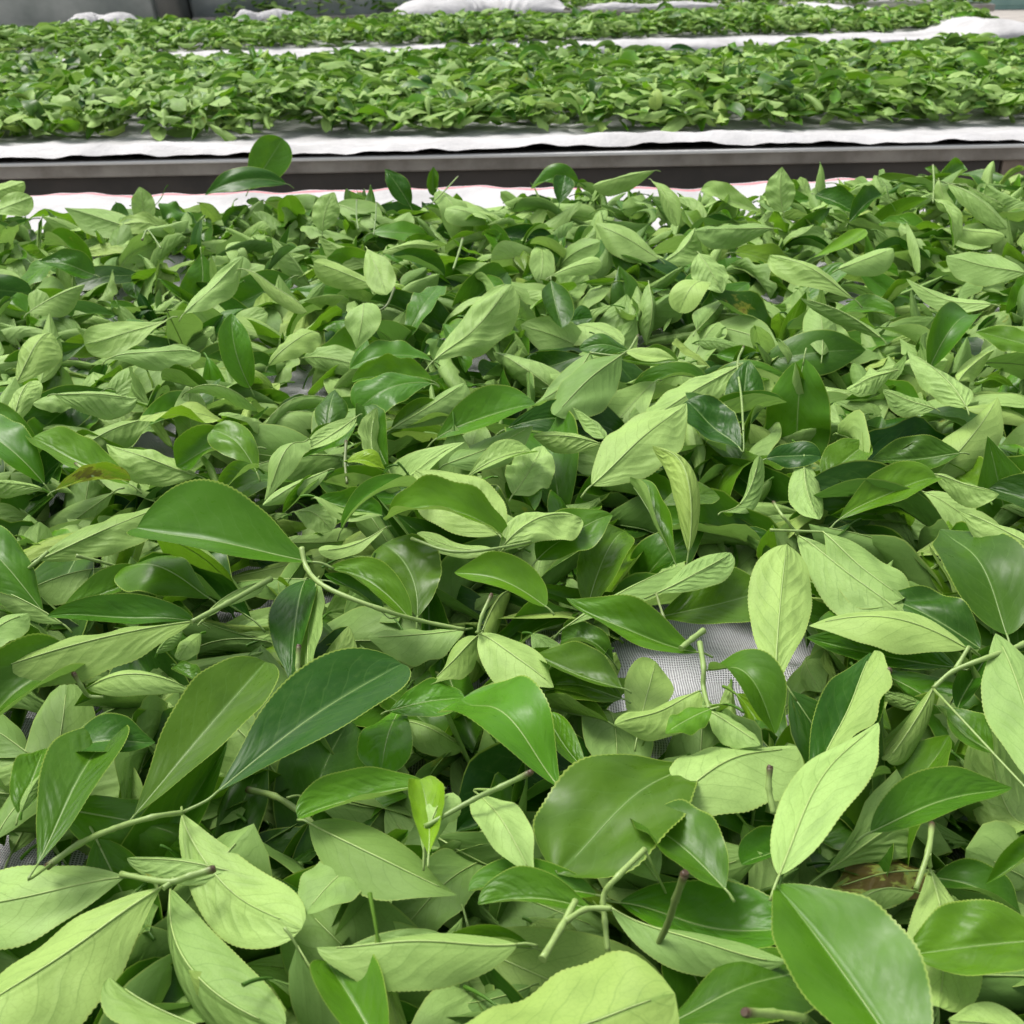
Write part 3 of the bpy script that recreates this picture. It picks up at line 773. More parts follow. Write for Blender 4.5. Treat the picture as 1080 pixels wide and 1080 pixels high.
def hero_shape(h, L, W):
    o = h[8] if len(h) > 8 else {}
    up = h[5] == 'D'; s = 1.0 if up else -1.0
    d = shape_defaults(1, np.array([L]), np.array([W]), np.array([up]))
    d['curl'] = np.clip(d['curl'], -R(42), R(42)); d['curl2'] = np.clip(d['curl2'], -R(42), R(42)); d['wa'] *= .5; d['cr'] *= .75
    if 'f' in o: d['fold'][:] = d['fold2'][:] = s * R(o['f'])
    if 'f2' in o: d['fold2'][:] = s * R(o['f2'])
    if 'c' in o: d['curl'][:] = d['curl2'][:] = s * R(o['c'])
    if 'c2' in o: d['curl2'][:] = s * R(o['c2'])
    if 'b' in o: d['bend'][:] = s * R(o['b'])
    if 's' in o: d['sc'][:] = s * R(o['s'])
    if 'tw' in o: d['twist'][:] = R(o['tw'])
    if 'sd' in o: d['seed'][:] = o['sd']; d['cr'] *= .4; d['wa'] *= .5
    if o.get('o') == 'blunt': d['ac'][:] = 0; d['pa'][:] = 1.15; d['pb'][:] = .56
    if o.get('o') == 'acute': d['ac'][:] = .24; d['pa'][:] = .8; d['pb'][:] = .8
    return d
def to_world(V, Pb, X, n, upper):
    Nn = n if upper else -n
    Y = np.cross(Nn, X)
    Rm = np.stack([X, Y, Nn], 1)
    return V @ Rm.T + Pb, Rm

leaves = []     # every leaf that may become a thing of its own
for hi, h in enumerate(HERO):
    Pb, X, n, L, W = hero_frame(h)
    o = h[8] if len(h) > 8 else {}
    d = hero_shape(h, L, W)
    lpx = math.hypot(h[0] - h[2], h[1] - h[3])
    nu, nv = (76, 12) if lpx > 90 else (44, 10)
    V, mid, N = leaf_batch(d, nu, nv)
    Vw, Rm = to_world(V[0].reshape(-1, 3), Pb, X, n, h[5] == 'D')
    mw, _ = to_world(mid[0], Pb, X, n, h[5] == 'D')
    Nw = N[0] @ Rm.T
    pig = (min(1, max(0, h[6] + rnd.uniform(-.05, .05))), o.get('y', rnd.choice([0, 0, .05, .12, .22])), float(d['seed'][0]), o.get('st', rnd.choice([0, 0, 0, 0, 0, 0, .22])))
    leaves.append(dict(V=Vw, nu=nu, nv=nv, mid=mw, N=Nw, pig=pig, hero=hi, side=h[5], W=W, L=L, X=X, key=o.get('k')))

hero_bvh_v, hero_bvh_f, base = [], [], 0
for lf in leaves:
    F = grid_faces(lf['nu'], lf['nv']) + base
    hero_bvh_v.append(lf['V']); hero_bvh_f.append(F); base += len(lf['V'])
hero_bvh = BVHTree.FromPolygons(np.vstack(hero_bvh_v).tolist(), np.vstack(hero_bvh_f).tolist())
COv = Vector(CO)

# ------------------------------------------------------------------ the rest of the near heap, layer on layer
_be = np.stack([on_z(a, b, .05) for a, b in ((-500, 232), (-120, 214), (20, 218), (50, 232), (130, 228), (230, 219), (330, 210), (400, 214), (480, 214), (520, 206), (640, 196), (720, 206), (800, 210), (880, 204), (950, 194), (1080, 192), (1500, 190))])
BEX, BEY = _be[:, 0], _be[:, 1]
def back_edge(x):
    """far rim of the near heap (world y) as a function of x"""
    return np.interp(x, BEX, BEY)
def heap_top(x, y):
    e = np.clip((back_edge(x) - y) / .16, 0, 1) ** .7
    t = .043 + .012 * np.sin(x * 9 + 1.3) * np.sin(y * 7 + .4) + .008 * np.sin(x * 21 + y * 17)
    t = t * (.55 + .45 * np.clip((y - .38) / .3, 0, 1))
    t = t + .020 * np.clip((y - .8) / .6, 0, 1) + .022 * np.clip((x - .25) / .3, 0, 1) * np.clip((y - 1.0) / .4, 0, 1)
    return t * (.5 + .5 * e)

NF = 5300
yy = .10 + 1.75 * rng.uniform(0, 1, NF * 2) ** .8
xx = rng.uniform(-1, 1, NF * 2) * (.22 + .60 * yy)
ok = yy < back_edge(xx)
xx, yy = xx[ok][:NF], yy[ok][:NF]; NF = len(xx)
top = heap_top(xx, yy)
frac = rng.uniform(0, 1, NF) ** .62
zz = .006 + frac * (top - .006)
upper = rng.uniform(0, 1, NF) < np.where(yy > .7, .38, .50)
L = np.clip(rng.normal(.074, .017, NF), .034, .112); L = L * np.where(yy > .75, .9, 1)
W = L * np.clip(rng.normal(.44, .06, NF), .3, .58)
sd = shape_defaults(NF, L, W, upper)
az = rng.uniform(0, 2 * math.pi, NF)
tilt = np.abs(rng.normal(0, R(24), NF)) + R(6)
faz = np.where(rng.uniform(0, 1, NF) < .55, rng.normal(-math.pi / 2, .9, NF), rng.uniform(0, 2 * math.pi, NF))   # most lean like shingles
tilt = tilt + np.where(yy > .8, R(14), 0) * frac
tilt = np.where(rng.uniform(0, 1, NF) < .16, rng.uniform(R(50), R(85), NF), tilt)
tilt = np.minimum(tilt, R(12) + 2.2 * np.arctan2(zz, .05))
nn = np.stack([np.sin(tilt) * np.cos(faz), np.sin(tilt) * np.sin(faz), np.cos(tilt)], 1)
hx = np.stack([np.cos(az), np.sin(az), np.zeros(NF)], 1)
Xa = hx - nn * np.sum(hx * nn, 1)[:, None]; Xa /= np.linalg.norm(Xa, axis=1)[:, None]
tone = np.clip(np.where(upper, rng.normal(.36, .24, NF), rng.normal(.62, .24, NF)) * np.where(yy < .5, .8, 1.0), 0, 1)  # nearest fill toned darker, deep shade put into the leaf colour
yel = np.where(rng.uniform(0, 1, NF) < .1, rng.uniform(.1, .5, NF), rng.uniform(0, .08, NF))
stn = np.where(rng.uniform(0, 1, NF) < .06, rng.uniform(.15, .45, NF), 0)
FNU, FNV = 18, 6
V, mid, N = leaf_batch(sd, FNU, FNV, serr=False)
Nn = nn * np.where(upper, 1, -1)[:, None]
Ya = np.cross(Nn, Xa)
Rm = np.stack([Xa, Ya, Nn], 2)                                    # (n,3,3) columns
ctr = np.stack([xx, yy, zz], 1) - Xa * (L / 2)[:, None]
Vw = np.einsum('nij,nabj->nabi', Rm, V) + ctr[:, None, None]
midw = np.einsum('nij,naj->nai', Rm, mid) + ctr[:, None]
Nw = np.einsum('nij,naj->nai', Rm, N)
# nothing dips through the net
dip = np.minimum(Vw[..., 2].min(axis=(1, 2)) - .003, 0)
Vw[..., 2] -= dip[:, None, None]; midw[..., 2] -= dip[:, None]
smp = [(1, 3), (9, 3), (9, 0), (9, 6), (17, 3), (5, 0), (5, 6), (13, 0), (13, 6), (5, 3), (13, 3)]
keep = np.ones(NF, bool)
for i in range(NF):
    cover = 0
    for (a, b) in smp:
        p = Vw[i, a, b]; q = project(p)
        if any(in_poly(q, g_) for g_ in gaps_px): keep[i] = False; break
        dv = Vector(p - CO); dist = dv.length
        hit = hero_bvh.ray_cast(COv, dv / dist)
        if hit[0] is not None and hit[3] > dist + .001: cover += 1
    if cover >= (1 if yy[i] < .55 else 3 if yy[i] < .8 else 6): keep[i] = False
idx = np.nonzero(keep)[0]
for i in idx:
    leaves.append(dict(V=Vw[i].reshape(-1, 3), nu=FNU, nv=FNV, mid=midw[i], N=Nw[i], pig=(tone[i], yel[i], float(sd['seed'][i]), stn[i]),
                       hero=None, side='D' if upper[i] else 'U', W=W[i], L=L[i], X=Xa[i], key=None))

# ------------------------------------------------------------------ which leaves show largest
allv, allf, owner, base = [], [], [], 0
for li, lf in enumerate(leaves):
    F = grid_faces(lf['nu'], lf['nv']) + base
    allv.append(lf['V']); allf.append(F); owner.append(np.full(len(F), li)); base += len(lf['V'])
bvh = BVHTree.FromPolygons(np.vstack(allv).tolist(), np.vstack(allf).tolist()); owner = np.concatenate(owner)
count = np.zeros(len(leaves), int); csum = np.zeros((len(leaves), 2))
STEP = 5
for py in range(150, 1080, STEP):
    for px in range(2, 1080, STEP):
        h = bvh.ray_cast(COv, Vector(ray(px, py)))
        if h[2] is not None:
            k = owner[h[2]]; count[k] += 1; csum[k] += (px, py)
for li, lf in enumerate(leaves):
    lf['n'] = int(count[li]); lf['c'] = csum[li] / max(1, count[li])
sprig_of = {}
for si, s in enumerate(SPRIGS):
    for k in s['leaves']: sprig_of[k] = si
for lf in leaves: lf['sprig'] = sprig_of.get(lf['key']) if lf['key'] else None
loose = sorted([lf for lf in leaves if lf['sprig'] is None and lf['n'] >= 2], key=lambda l: -(l['n'] + (10000 if l['key'] else 0)))
single = loose[:298]
sid = {id(l) for l in single}
rest = [lf for lf in leaves if lf['sprig'] is None and id(lf) not in sid]
print('leaves', len(leaves), 'single', len(single), 'heroes hidden', sum(1 for l in leaves if l['hero'] is not None and l['n'] < 2), 'smallest single', single[-1]['n'])

def blade_mesh(lf, origin):
    n = len(lf['V'])
    return make_mesh('blade', lf['V'] - origin, grid_faces(lf['nu'], lf['nv']), M['leaf'], grid_uv(lf['nu'], lf['nv']), np.tile(np.array(lf['pig']), (n, 1)))
def leaf_parts(lf, parent, origin, as_sub=False, stem_to=None):
    """blade, midrib and stalk of one leaf; inside a sprig the blade is the part and the others its sub-parts"""
    b = link('leaf' if as_sub else 'blade', blade_mesh(lf, origin), parent)
    p2 = b if as_sub else parent
    off = -lf['N'] * .00015
    k = max(2, len(lf['mid']) * 9 // 10)
    mp = (lf['mid'] + off)[:k:2]
    r0 = .00025 + .0045 * lf['W']
    tn = lf['pig'][0]
    tube_obj('midrib', mp, np.linspace(r0, .0002, len(mp)), M['stem'], p2, 6, tone=(.75 + .5 * tn if lf['side'] == 'U' else .2 + .5 * tn), origin=origin)
    d0 = lf['mid'][0] - lf['mid'][1]; d0 /= np.linalg.norm(d0)
    ln = .1 * lf['L']
    if stem_to is not None:
        e = np.asarray(stem_to); g_ = np.linalg.norm(e - lf['mid'][0])
        pp = spline([lf['mid'][1], lf['mid'][0] + d0 * min(.35 * g_, .006), e], 9)
    else:
        e = lf['mid'][0] + d0 * ln + np.array([0, 0, -.25 * ln])
        pp = spline([lf['mid'][1], lf['mid'][0] + d0 * ln * .4, e], 7)
    tube_obj('petiole', pp, np.linspace(r0 * 1.0, r0 * 1.45, len(pp)), M['stem'], p2, 7, tone=.35 + .4 * tn, origin=origin)
    return b

# ------------------------------------------------------------------ labels
# key leaves carry a description of their own; short phrases name them as neighbours of others
KEYLAB = {
 'bright': ('bright green rounded tea leaf with dimpled surface below the bent tan stalk', 'bright rounded leaf'),
 'broad': ('broadest dark green tea leaf, lying flat below the bare net patch', 'broadest dark leaf'),
 'pale': ('large pale tea leaf, underside up, between the bare net patch and upright leaf', None),
 'mound': ('pale humped tea leaf lying level above the bottom edge, left of the forked sprig', 'pale humped leaf'),
 'yellowgreen': ('broad yellow-green tea leaf cut by the bottom edge, veined underside up', 'yellow-green bottom leaf'),
 'curlrim': ('mid-green tea leaf with raised curled rim at the bottom edge', 'curled-rim leaf'),
 'bigtip': ('largest folded tea leaf pointing up at the bottom edge, two-toned halves', 'largest folded leaf'),
 'f1': ('glossy green tea leaf with pale midrib right of the largest folded leaf', 'glossy corner leaf'),
 'stained': ('dull brown-blotched tea leaf behind the small upright brown-tipped sprig', 'brown-blotched leaf'),
 'upright': ('pale slender tea leaf standing upright against a dark leaf, lower right', 'upright pale leaf'),
 'rimmed': ('dark glossy tea leaf with yellowish rim right of the upright pale leaf', 'yellow-rimmed leaf'),
 'tall': ('tall pale tea leaf standing at the right side of the bare net patch', 'tall pale leaf'),
 'j1': ('broad dark tea leaf with pale midrib under the grey-green rolled leaf', 'broad midribbed leaf'),
 'greyrolled': ('very pale rolled tea leaf at the right edge, above a broad dark leaf', 'rolled pale leaf'),
 'bluish': ('upright bluish-green tea leaf with rolled edge above the upright pale leaf', 'bluish leaf'),
 'ring': ('dark curved tea leaf arching over the upper edge of the bare net patch', 'arching dark leaf'),
 'glossy': ('very dark glossy tea leaf just above the bare net patch', 'very glossy leaf'),
 'greyveined': ('grey-green veined tea leaf, underside up, in the centre of the heap', 'grey-veined leaf'),
 'sunlit': ('big sunlit pale tea leaf rising up right, above the yellow curled leaf', 'sunlit pale leaf'),
 'yellowcurled': ('narrow yellowish curled tea leaf standing below the big sunlit pale leaf', 'yellow curled leaf'),
 'bigdark': ('big dark folded tea leaf lying level, left of the curving pale stem', 'big dark folded leaf'),
 'yellowtip': ('yellow-green tea leaf with browned tip by the straight brown-ended sprig', 'yellow browned-tip leaf'),
 'w1': ('bright pale tea leaf with stalk to the right, above the big dark folded leaf', 'bright stalked leaf'),
 'browned': ('small yellow tea leaf with brown dead patch at the left side', 'brown-patched leaf'),
 'standing': ('translucent mid-green tea leaf standing straight up at the left', 'standing leaf'),
 'x1': ('sharply pointed green tea leaf rising above the big dark folded leaf', 'sharp pointed leaf'),
 'y1': ('mid-green drooping tea leaf below the leaning pale leaf', 'drooping leaf'),
 'rear': ('tall dark green tea leaf standing upright at the far rim against the steel rail', 'tall rim leaf'),
 'rear2': ('dark tea leaf lying at the foot of the tall leaf on the far rim', None),
 'rearpale': ('pale pointed tea leaf standing alone at the far rim before the red-hemmed cloth', 'pale rim leaf'),
 'leaning': ('large pale tea leaf leaning up right in the far half of the heap', 'leaning pale leaf'),
 'longpale': ('long pale tea leaf leaning up right in the far left of the heap', 'long pale leaf'),
 'archpale': ('arched pale tea leaf left of the pale leaf on the far rim', 'arched rim leaf'),
 'pointed': ('dark green pointed tea leaf rising up right at the right side', 'dark pointed leaf'),
}
EXTRA = [('bare net patch', 750, 690), ('two-leaf veined sprig', 880, 580), ('lower left sprig', 160, 930), ('forked pale sprig', 625, 965), ('small upright sprig', 980, 900),
         ('right edge sprig', 1030, 700), ('dark-leaved sprig', 130, 860), ('long ridged leaf', 80, 680), ('curving pale stem', 350, 620), ('drooping rim sprig', 990, 200),
         ('straight sprig', 500, 842), ('top left rim sprig', 150, 250), ('brown-tipped twig', 710, 950), ('boat-shaped pale leaf', 930, 665)]
def key_center(k):
    lf = next((l for l in leaves if l['key'] == k), None)
    return None if lf is None or lf['n'] < 2 else tuple(lf['c'])
anchors = [(p, x, y) for p, x, y in EXTRA]
for k, (full, short) in KEYLAB.items():
    c_ = key_center(k)
    if short and c_: anchors.append((short, c_[0], c_[1]))
DIRS = ['right', 'up right', 'up', 'up left', 'left', 'down left', 'down', 'down right']
RELS = ['right of', 'above right of', 'above', 'above left of', 'left of', 'below left of', 'below', 'below right of']
def sector(dx, dy): return int(round(math.atan2(-dy, dx) / (math.pi / 4))) % 8
def look(lf):
    tn, ye, _, st = lf['pig']
    if st > .3: s = 'brown-specked '
    else: s = ''
    if lf['side'] == 'U':
        w = 'yellowish pale' if ye > .3 else 'very pale' if tn > .85 else 'pale' if tn > .62 else 'dull pale' if tn > .4 else 'dim grey-green'
    else:
        w = 'yellow-green' if ye > .3 else 'bright green' if tn > .6 else 'mid-green' if tn > .42 else 'dark green' if tn > .22 else 'very dark'
    return s + w
SIZES = [(14, 'small '), (34, ''), (1e9, 'large ')]
def size(lf):
    l = lf['L'] * 1000
    return 'small ' if l < 60 else 'large ' if l > 96 else ''
ORD = ['', 'second ', 'third ', 'fourth ', 'fifth ', 'sixth ', 'seventh ', 'eighth ']
taken = {}
for lf in single:
    if lf['key'] in KEYLAB: lf['label'] = KEYLAB[lf['key']][0]; continue
    q = project(np.stack([lf['mid'][0], lf['mid'][-1]])); tip = DIRS[sector(*(q[1] - q[0]))]
    cx, cy = lf['c']
    opts = sorted(((math.hypot(cx - x, (cy - y) * 1.3), p, RELS[sector(cx - x, (cy - y) * 1.15)]) for p, x, y in anchors))[:4]
    best = None
    for rank in range(8):
        for dist, p, rel in opts[:2 if rank == 0 else 4]:
            c_ = (size(lf) + look(lf), tip, p, rel)
            if taken.get(c_, 0) == rank: best = c_; break
        if best: break
    # the closest of a look-alike pair keeps the plain wording, so go by visible size first
    taken[best] = taken.get(best, 0) + 1
    n_ = taken[best]
    lf['_c'] = best; lf['_n'] = n_; lf['_d'] = next(d for d, p, r_ in opts if p == best[2])
byc = {}
for lf in single:
    if '_c' in lf: byc.setdefault(lf['_c'], []).append(lf)
for c_, ls in byc.items():
    ls.sort(key=lambda l: l['_d'])
    for i, lf in enumerate(ls):
        sz, tip, p, rel = c_
        pre = '' if len(ls) == 1 else ('nearer ' if i == 0 else 'farther ') if len(ls) == 2 else ORD[i].strip() + ' ' if i else 'nearest '
        lf['label'] = f'{pre}{sz} tea leaf, tip {tip}, {rel} the {p}'
print('label repeats', sum(len(v) > 1 for v in byc.values()), 'max', max(len(v) for v in byc.values()))


things = []
for lf in single:
    org = lf['mid'][0].copy()
    e = empty('tea_leaf', org, lf['label'], 'tea leaf', group='fresh tea leaves spread on the near bed')
    leaf_parts(lf, e, org)
    lf['obj'] = e; things.append(lf)

def sprig(s):
    pts = [[on_z(x, y, HEAP0 + l * HSTEP) for (x, y, l) in line] for line in s['stem']]
    org = pts[0][0].copy()
    e = empty(s.get('name', 'tea_sprig'), org, s['label'], s.get('cat', 'tea sprig'), s.get('group', 'cut tea sprigs and twigs on the near bed'))
    ends = []
    for li, P in enumerate(pts):
        C = spline(P, 8 * (len(P) - 1) + 1)
        r0, r1 = s.get('r', (.0016, .0012))
        if li: r0, r1 = r0 * .85, r1 * .85
        tube_obj('stem' if not li else 'side_shoot', C, np.linspace(r0, r1, len(C)) * (1 + .07 * np.sin(np.arange(len(C)) * 1.1) + .16 * (np.arange(len(C)) % 8 == 0)) * .62, M['stem'], e, 9, tone=s.get('tone', .55), brown=s.get('brown', 0), origin=org, fade=(.0045 / max(1e-4, float(np.sum(np.linalg.norm(np.diff(C, axis=0), axis=1)))) if s.get('cut', True) and not li else 0))
        if s.get('cut', True) and not li:
            d = unit(C[0] - C[1]); q = np.array([C[0] + d * .0009 + np.array([.0002, 0, .0001]), C[0] + d * .0003, C[0] - d * .0007])
            tube_obj('cut_end', q, np.array([.50, .66, .66]) * r0, M['stem'], e, 9, tone=.3, brown=1, origin=org)
        ends.append(C)
    for k in s['leaves']:
        lf = next((l for l in leaves if l['key'] == k), None)
        if lf is None: continue
        b0 = lf['mid'][0]; allc = np.vstack(ends)
        j = np.argmin(np.linalg.norm(allc - b0, axis=1))
        leaf_parts(lf, e, org, True, stem_to=allc[j])
    return e
sprig_objs = [sprig(s) for s in SPRIGS]

# everything else of the near heap: past counting, one object
def merged(name, lst, label, cat):
    V = [l['V'] for l in lst]; F, uvs, pig, b = [], [], [], 0
    for l in lst:
        F.append(grid_faces(l['nu'], l['nv']) + b); uvs.append(grid_uv(l['nu'], l['nv'])); pig.append(np.tile(np.array(l['pig']), (len(l['V']), 1))); b += len(l['V'])
    for l in lst:                                   # their stalks
        d = unit(l['mid'][0] - l['mid'][1]); ln = l['L'] * (.09 if l['pig'][2] < .7 else .2); k = 5
        s_ = np.linspace(0, 1, k)[:, None]
        P = l['mid'][1] + d * ln * s_ + np.array([0, 0, -1.0]) * ln * .3 * s_ ** 2
        P[:, 2] = np.maximum(P[:, 2], .002)
        Vt, Ft, tt = tube(P, .0005 + .0003 * s_[:, 0], 5, cap=False)
        V.append(Vt); F.append(Ft + b); uvs.append(np.tile([[.03, .5]], (len(Vt), 1))); pg = np.tile(np.array(l['pig']), (len(Vt), 1)); pg[:, 3] = 0; pig.append(pg); b += len(Vt)
    o = link(name, make_mesh(name, np.vstack(V), np.vstack(F), M['leaf'], np.vstack(uvs), np.vstack(pig)))
    return tag(o, label, cat, kind='stuff')
merged('tea_leaves', rest, 'thick layer of smaller green tea leaves filling the heap on the near bed', 'tea leaves')

# ------------------------------------------------------------------ farther beds of leaves (plain heaps)
def bed_leaves(name, label, poly_px, zc, n, nu, nv, Lm, thick, seed, dens_pow=1.0, gap_fn=None):
    r = np.random.default_rng(seed)
    A, B = [on_z(x, y, 0) for (x, y) in poly_px[:2]]; C, D = [on_z(x, y, thick * .9) for (x, y) in poly_px[2:]]           # front-left, front-right, back-right, back-left
    s, t = r.uniform(0, 1, n), r.uniform(0, 1, n) ** dens_pow
    P = (A[None] * (1 - s)[:, None] + B[None] * s[:, None]) * (1 - t)[:, None] + (D[None] * (1 - s)[:, None] + C[None] * s[:, None]) * t[:, None]
    fr_ = np.clip(np.minimum(t, 1 - t) / .06, 0, 1) ** .6 * np.clip(np.minimum(s, 1 - s) / .03, 0, 1) ** .6
    hgt = thick * (.35 + .65 * fr_) * (1 + .35 * np.sin(P[:, 0] * 5 + P[:, 1] * 3) * np.sin(P[:, 1] * 6 + 1) + .3 * np.sin(P[:, 0] * 13 + 1.7) * np.sin(P[:, 1] * 11 + P[:, 0] * 4))
    jag = .04 * np.sin(s * 90) + .03 * np.sin(s * 41 + 1)
    edge = .011 + .012 * np.sin(s * 37 + 1) + .009 * np.sin(s * 97)
    okk = (t > edge) | (r.uniform(0, 1, n) < .06)
    P[:, 2] = zc - .035 + .006 + r.uniform(0, 1, n) ** .6 * hgt
    if gap_fn is not None: okk &= gap_fn(P)
    P = P[okk]; n = len(P)
    up = r.uniform(0, 1, n) < .41
    L_ = np.clip(r.normal(Lm * .92, Lm * .24, n), Lm * .5, Lm * 1.6); W_ = L_ * np.clip(r.normal(.45, .06, n), .3, .6)
    d = shape_defaults(n, L_, W_, up, r)
    tl = np.abs(r.normal(R(19), R(15), n)); fz = np.where(r.uniform(0, 1, n) < .6, r.normal(-math.pi / 2, .9, n), r.uniform(0, 6.28, n))
    n3 = np.stack([np.sin(tl) * np.cos(fz), np.sin(tl) * np.sin(fz), np.cos(tl)], 1)
    a = r.uniform(0, 6.28, n); h_ = np.stack([np.cos(a), np.sin(a), np.zeros(n)], 1)
    X_ = h_ - n3 * np.sum(h_ * n3, 1)[:, None]; X_ /= np.linalg.norm(X_, axis=1)[:, None]
    V_, _, _ = leaf_batch(d, nu, nv, serr=False)
    N_ = n3 * np.where(up, 1, -1)[:, None]
    Rm_ = np.stack([X_, np.cross(N_, X_), N_], 2)
    Vw_ = np.einsum('nij,nabj->nabi', Rm_, V_) + (P - X_ * (L_ / 2)[:, None])[:, None, None]
    F_ = (grid_faces(nu, nv)[None] + (np.arange(n) * (nu + 1) * (nv + 1))[:, None, None]).reshape(-1, 4)
    uv_ = np.tile(grid_uv(nu, nv), (n, 1))
    tn = np.clip(np.where(up, r.normal(.45, .3, n), r.normal(.76, .27, n)), 0, 1)
    ye = np.where(r.uniform(0, 1, n) < .12, r.uniform(.1, .5, n), r.uniform(0, .1, n))
    pg = np.repeat(np.stack([tn, ye, d['seed'], np.where(r.uniform(0, 1, n) < .04, .5, 0)], 1), (nu + 1) * (nv + 1), axis=0)
    o = link(name, make_mesh(name, Vw_.reshape(-1, 3), F_, M['leaf'], uv_, pg))
    return tag(o, label, 'tea leaves', kind='stuff')

ZB = 0.0     # bed level
bed_leaves('tea_leaves', 'heap of green tea leaves on the second bed behind the steel rail', [(-160, 151), (1240, 129), (1160, 47), (-60, 64)], .035, 13000, 8, 4, .070, .062, 21)
bed_leaves('tea_leaves', 'heap of green tea leaves on the third bed under the grey tank', [(-170, 66), (1050, 32), (1032, 8), (-120, 33)], .035, 10000, 6, 4, .073, .065, 22)
bed_leaves('tea_leaves', 'farthest strip of green tea leaves behind a folded white cloth', [(225, 18), (1040, 3), (1040, -16), (270, -6)], .035, 5000, 5, 2, .08, .10, 23)

# ------------------------------------------------------------------ net and cloths
def sheet(name, fn, nx, ny, mat, parent=None, uvfn=None):
    S, T_ = np.meshgrid(np.linspace(0, 1, nx + 1), np.linspace(0, 1, ny + 1), indexing='ij')
    V = fn(S.ravel(), T_.ravel())
    uv = np.stack(uvfn(S.ravel(), T_.ravel(), V), 1) if uvfn else V[:, :2]
    return link(name, make_mesh(name, V, grid_faces(nx, ny), mat, uv), parent)
def wob(x, y, a=1.0, s=0.0):
    return a * (np.sin(x * 7 + s) * np.sin(y * 5 + 2 * s) + .5 * np.sin(x * 17 + y * 11 + s) + .3 * np.sin(x * 31 - y * 23))

def near_net(s, t):
    x = -1.25 + 2.5 * s; y = -.35 + 2.0 * t
    z = .0025 * wob(x * 3, y * 3) + .002 * np.sin(x * 60 + 3 * np.sin(y * 25))
    # two soft folds in the open patch
    c = on_z(775, 700, 0)
    z = z + .006 * np.exp(-((x - c[0]) * .2 + (y - c[1] + .006)) ** 2 / .00006) * np.exp(-(x - c[0]) ** 2 / .006)
    return np.stack([x, y, z - .001], 1)
o = sheet('drying_net', near_net, 220, 220, M['net'])
tag(o, 'woven white net under the near tea leaves, showing through a bare patch', 'net')

# hem of the near cloth: lies on the far rim of the near bed, lifted in places
hx_, hy_ = [-200, 0, 60, 150, 260, 400, 500, 620, 720, 800, 890, 1000, 1300], [212, 209, 205, 206.5, 204.5, 200.5, 197.5, 200, 200, 192.5, 189.5, 194, 190]
def near_cloth(s, t):
    px = -200 + 1500 * s
    E = np.stack([on_z(a, b, .012) for a, b in zip(px, np.interp(px, hx_, hy_))])
    y = E[:, 1] - t * .34
    E0 = np.stack([E[:, 0], y], 1)
    z = .012 - .010 * np.clip(t / .4, 0, 1) + .003 * wob(E[:, 0] * 3, y * 4, 1, 1.0) * np.clip(1 - t, 0, 1)
    return np.stack([E0[:, 0], E0[:, 1], z + .002], 1)
o = sheet('lining_cloth', near_cloth, 240, 26, M['cloth_red'], uvfn=lambda s, t, V: (V[:, 0], t * .34))
tag(o, 'white lining cloth with thin red hem along the far rim of the near bed', 'cloth', 'white lining cloths of the beds')

def rail_line(px):    # top front corner of the second trough's rail, in the photo
    return np.interp(px, [0, 540, 1080], [170.5, 163.0, 150.5])
P0, P1 = on_z(0, 171.5, ZB), on_z(1080, 151.0, ZB)
ax = unit((P1 - P0) * [1, 1, 0]); nrm = np.array([-ax[1], ax[0], 0])
ang = math.atan2(ax[1], ax[0])

# second trough: local frame x along the rail, y away from the camera
tr = empty('withering_trough', tuple((P0 + P1) / 2 * [1, 1, 0]), 'steel railed withering trough crossing the picture, dark side below its rail', 'trough', 'withering troughs')
tr.rotation_euler.z = ang
LW = 3.6
box_obj('rail', [(-LW, LW, .0, .045, -.032, -.002)], M['steel'], tr, .004)
box_obj('rail_highlight', [(-LW, LW, -.016, -.0005, -.006, .0005)], M['bright'], tr, .0015)  # added pale strip that paints the white highlight along the rail's top edge
box_obj('side_panel', [(-LW, .95, .012, .03, -.62, -.0325)], M['dark'], tr, .002)
box_obj('board', [(.955, LW, .010, .028, -.62, -.0325)], M['rust'], tr, .002)
box_obj('bed_floor', [(-LW, LW, .046, 2.0, -.03, -.012)], M['steel'], tr, .002)
for xl in (-3.3, -1.6, 1.7, 3.3): box_obj('leg', [(xl, xl + .05, .05, .10, -.80, -.031)], M['steel'], tr, .003)
def local(V, o_, a):
    c, s = math.cos(a), math.sin(a)
    return np.stack([V[:, 0] * c - V[:, 1] * s + o_[0], V[:, 0] * s + V[:, 1] * c + o_[1], V[:, 2]], 1)
TO = (P0 + P1) / 2
def mid_cloth(s, t):
    x = -3.4 + 6.8 * s
    y0 = -.013 + .006 * np.sin(x * 3.1 + .5) + .004 * np.sin(x * 7.3)
    lift = .0012 + .003 * np.maximum(0, np.sin(x * 4.1 + 2.2)) ** 2 + .0015 * np.maximum(0, np.sin(x * 9.7 + .3)) ** 2 + .0006 * np.sin(x * 23)
    y = y0 + t * 2.02
    hump = np.exp(-(t * 2.02 - .05) ** 2 / .0022)
    z = .002 + lift * np.exp(-t * 2.02 / .10) + .020 * hump * (1 + .35 * np.sin(x * 5.3)) + .0035 * wob(x * 3.3, y * 14, 1, .7) * np.exp(-t * 4) +   .0015 * hump * np.sin(x * 13 + 4 * np.sin(x * 3.1) + 2 * np.sin(x * 7.7))
    z = z - .008 * np.clip(t * 2.02 / .3, 0, 1)
    return local(np.stack([x, y, z], 1), TO, ang)
o = sheet('lining_cloth', mid_cloth, 420, 60, M['cloth'], uvfn=lambda s, t, V: (V[:, 0], t * 2))
tag(o, 'white lining cloth rumpled over the steel rail of the second trough', 'cloth', 'white lining cloths of the beds')

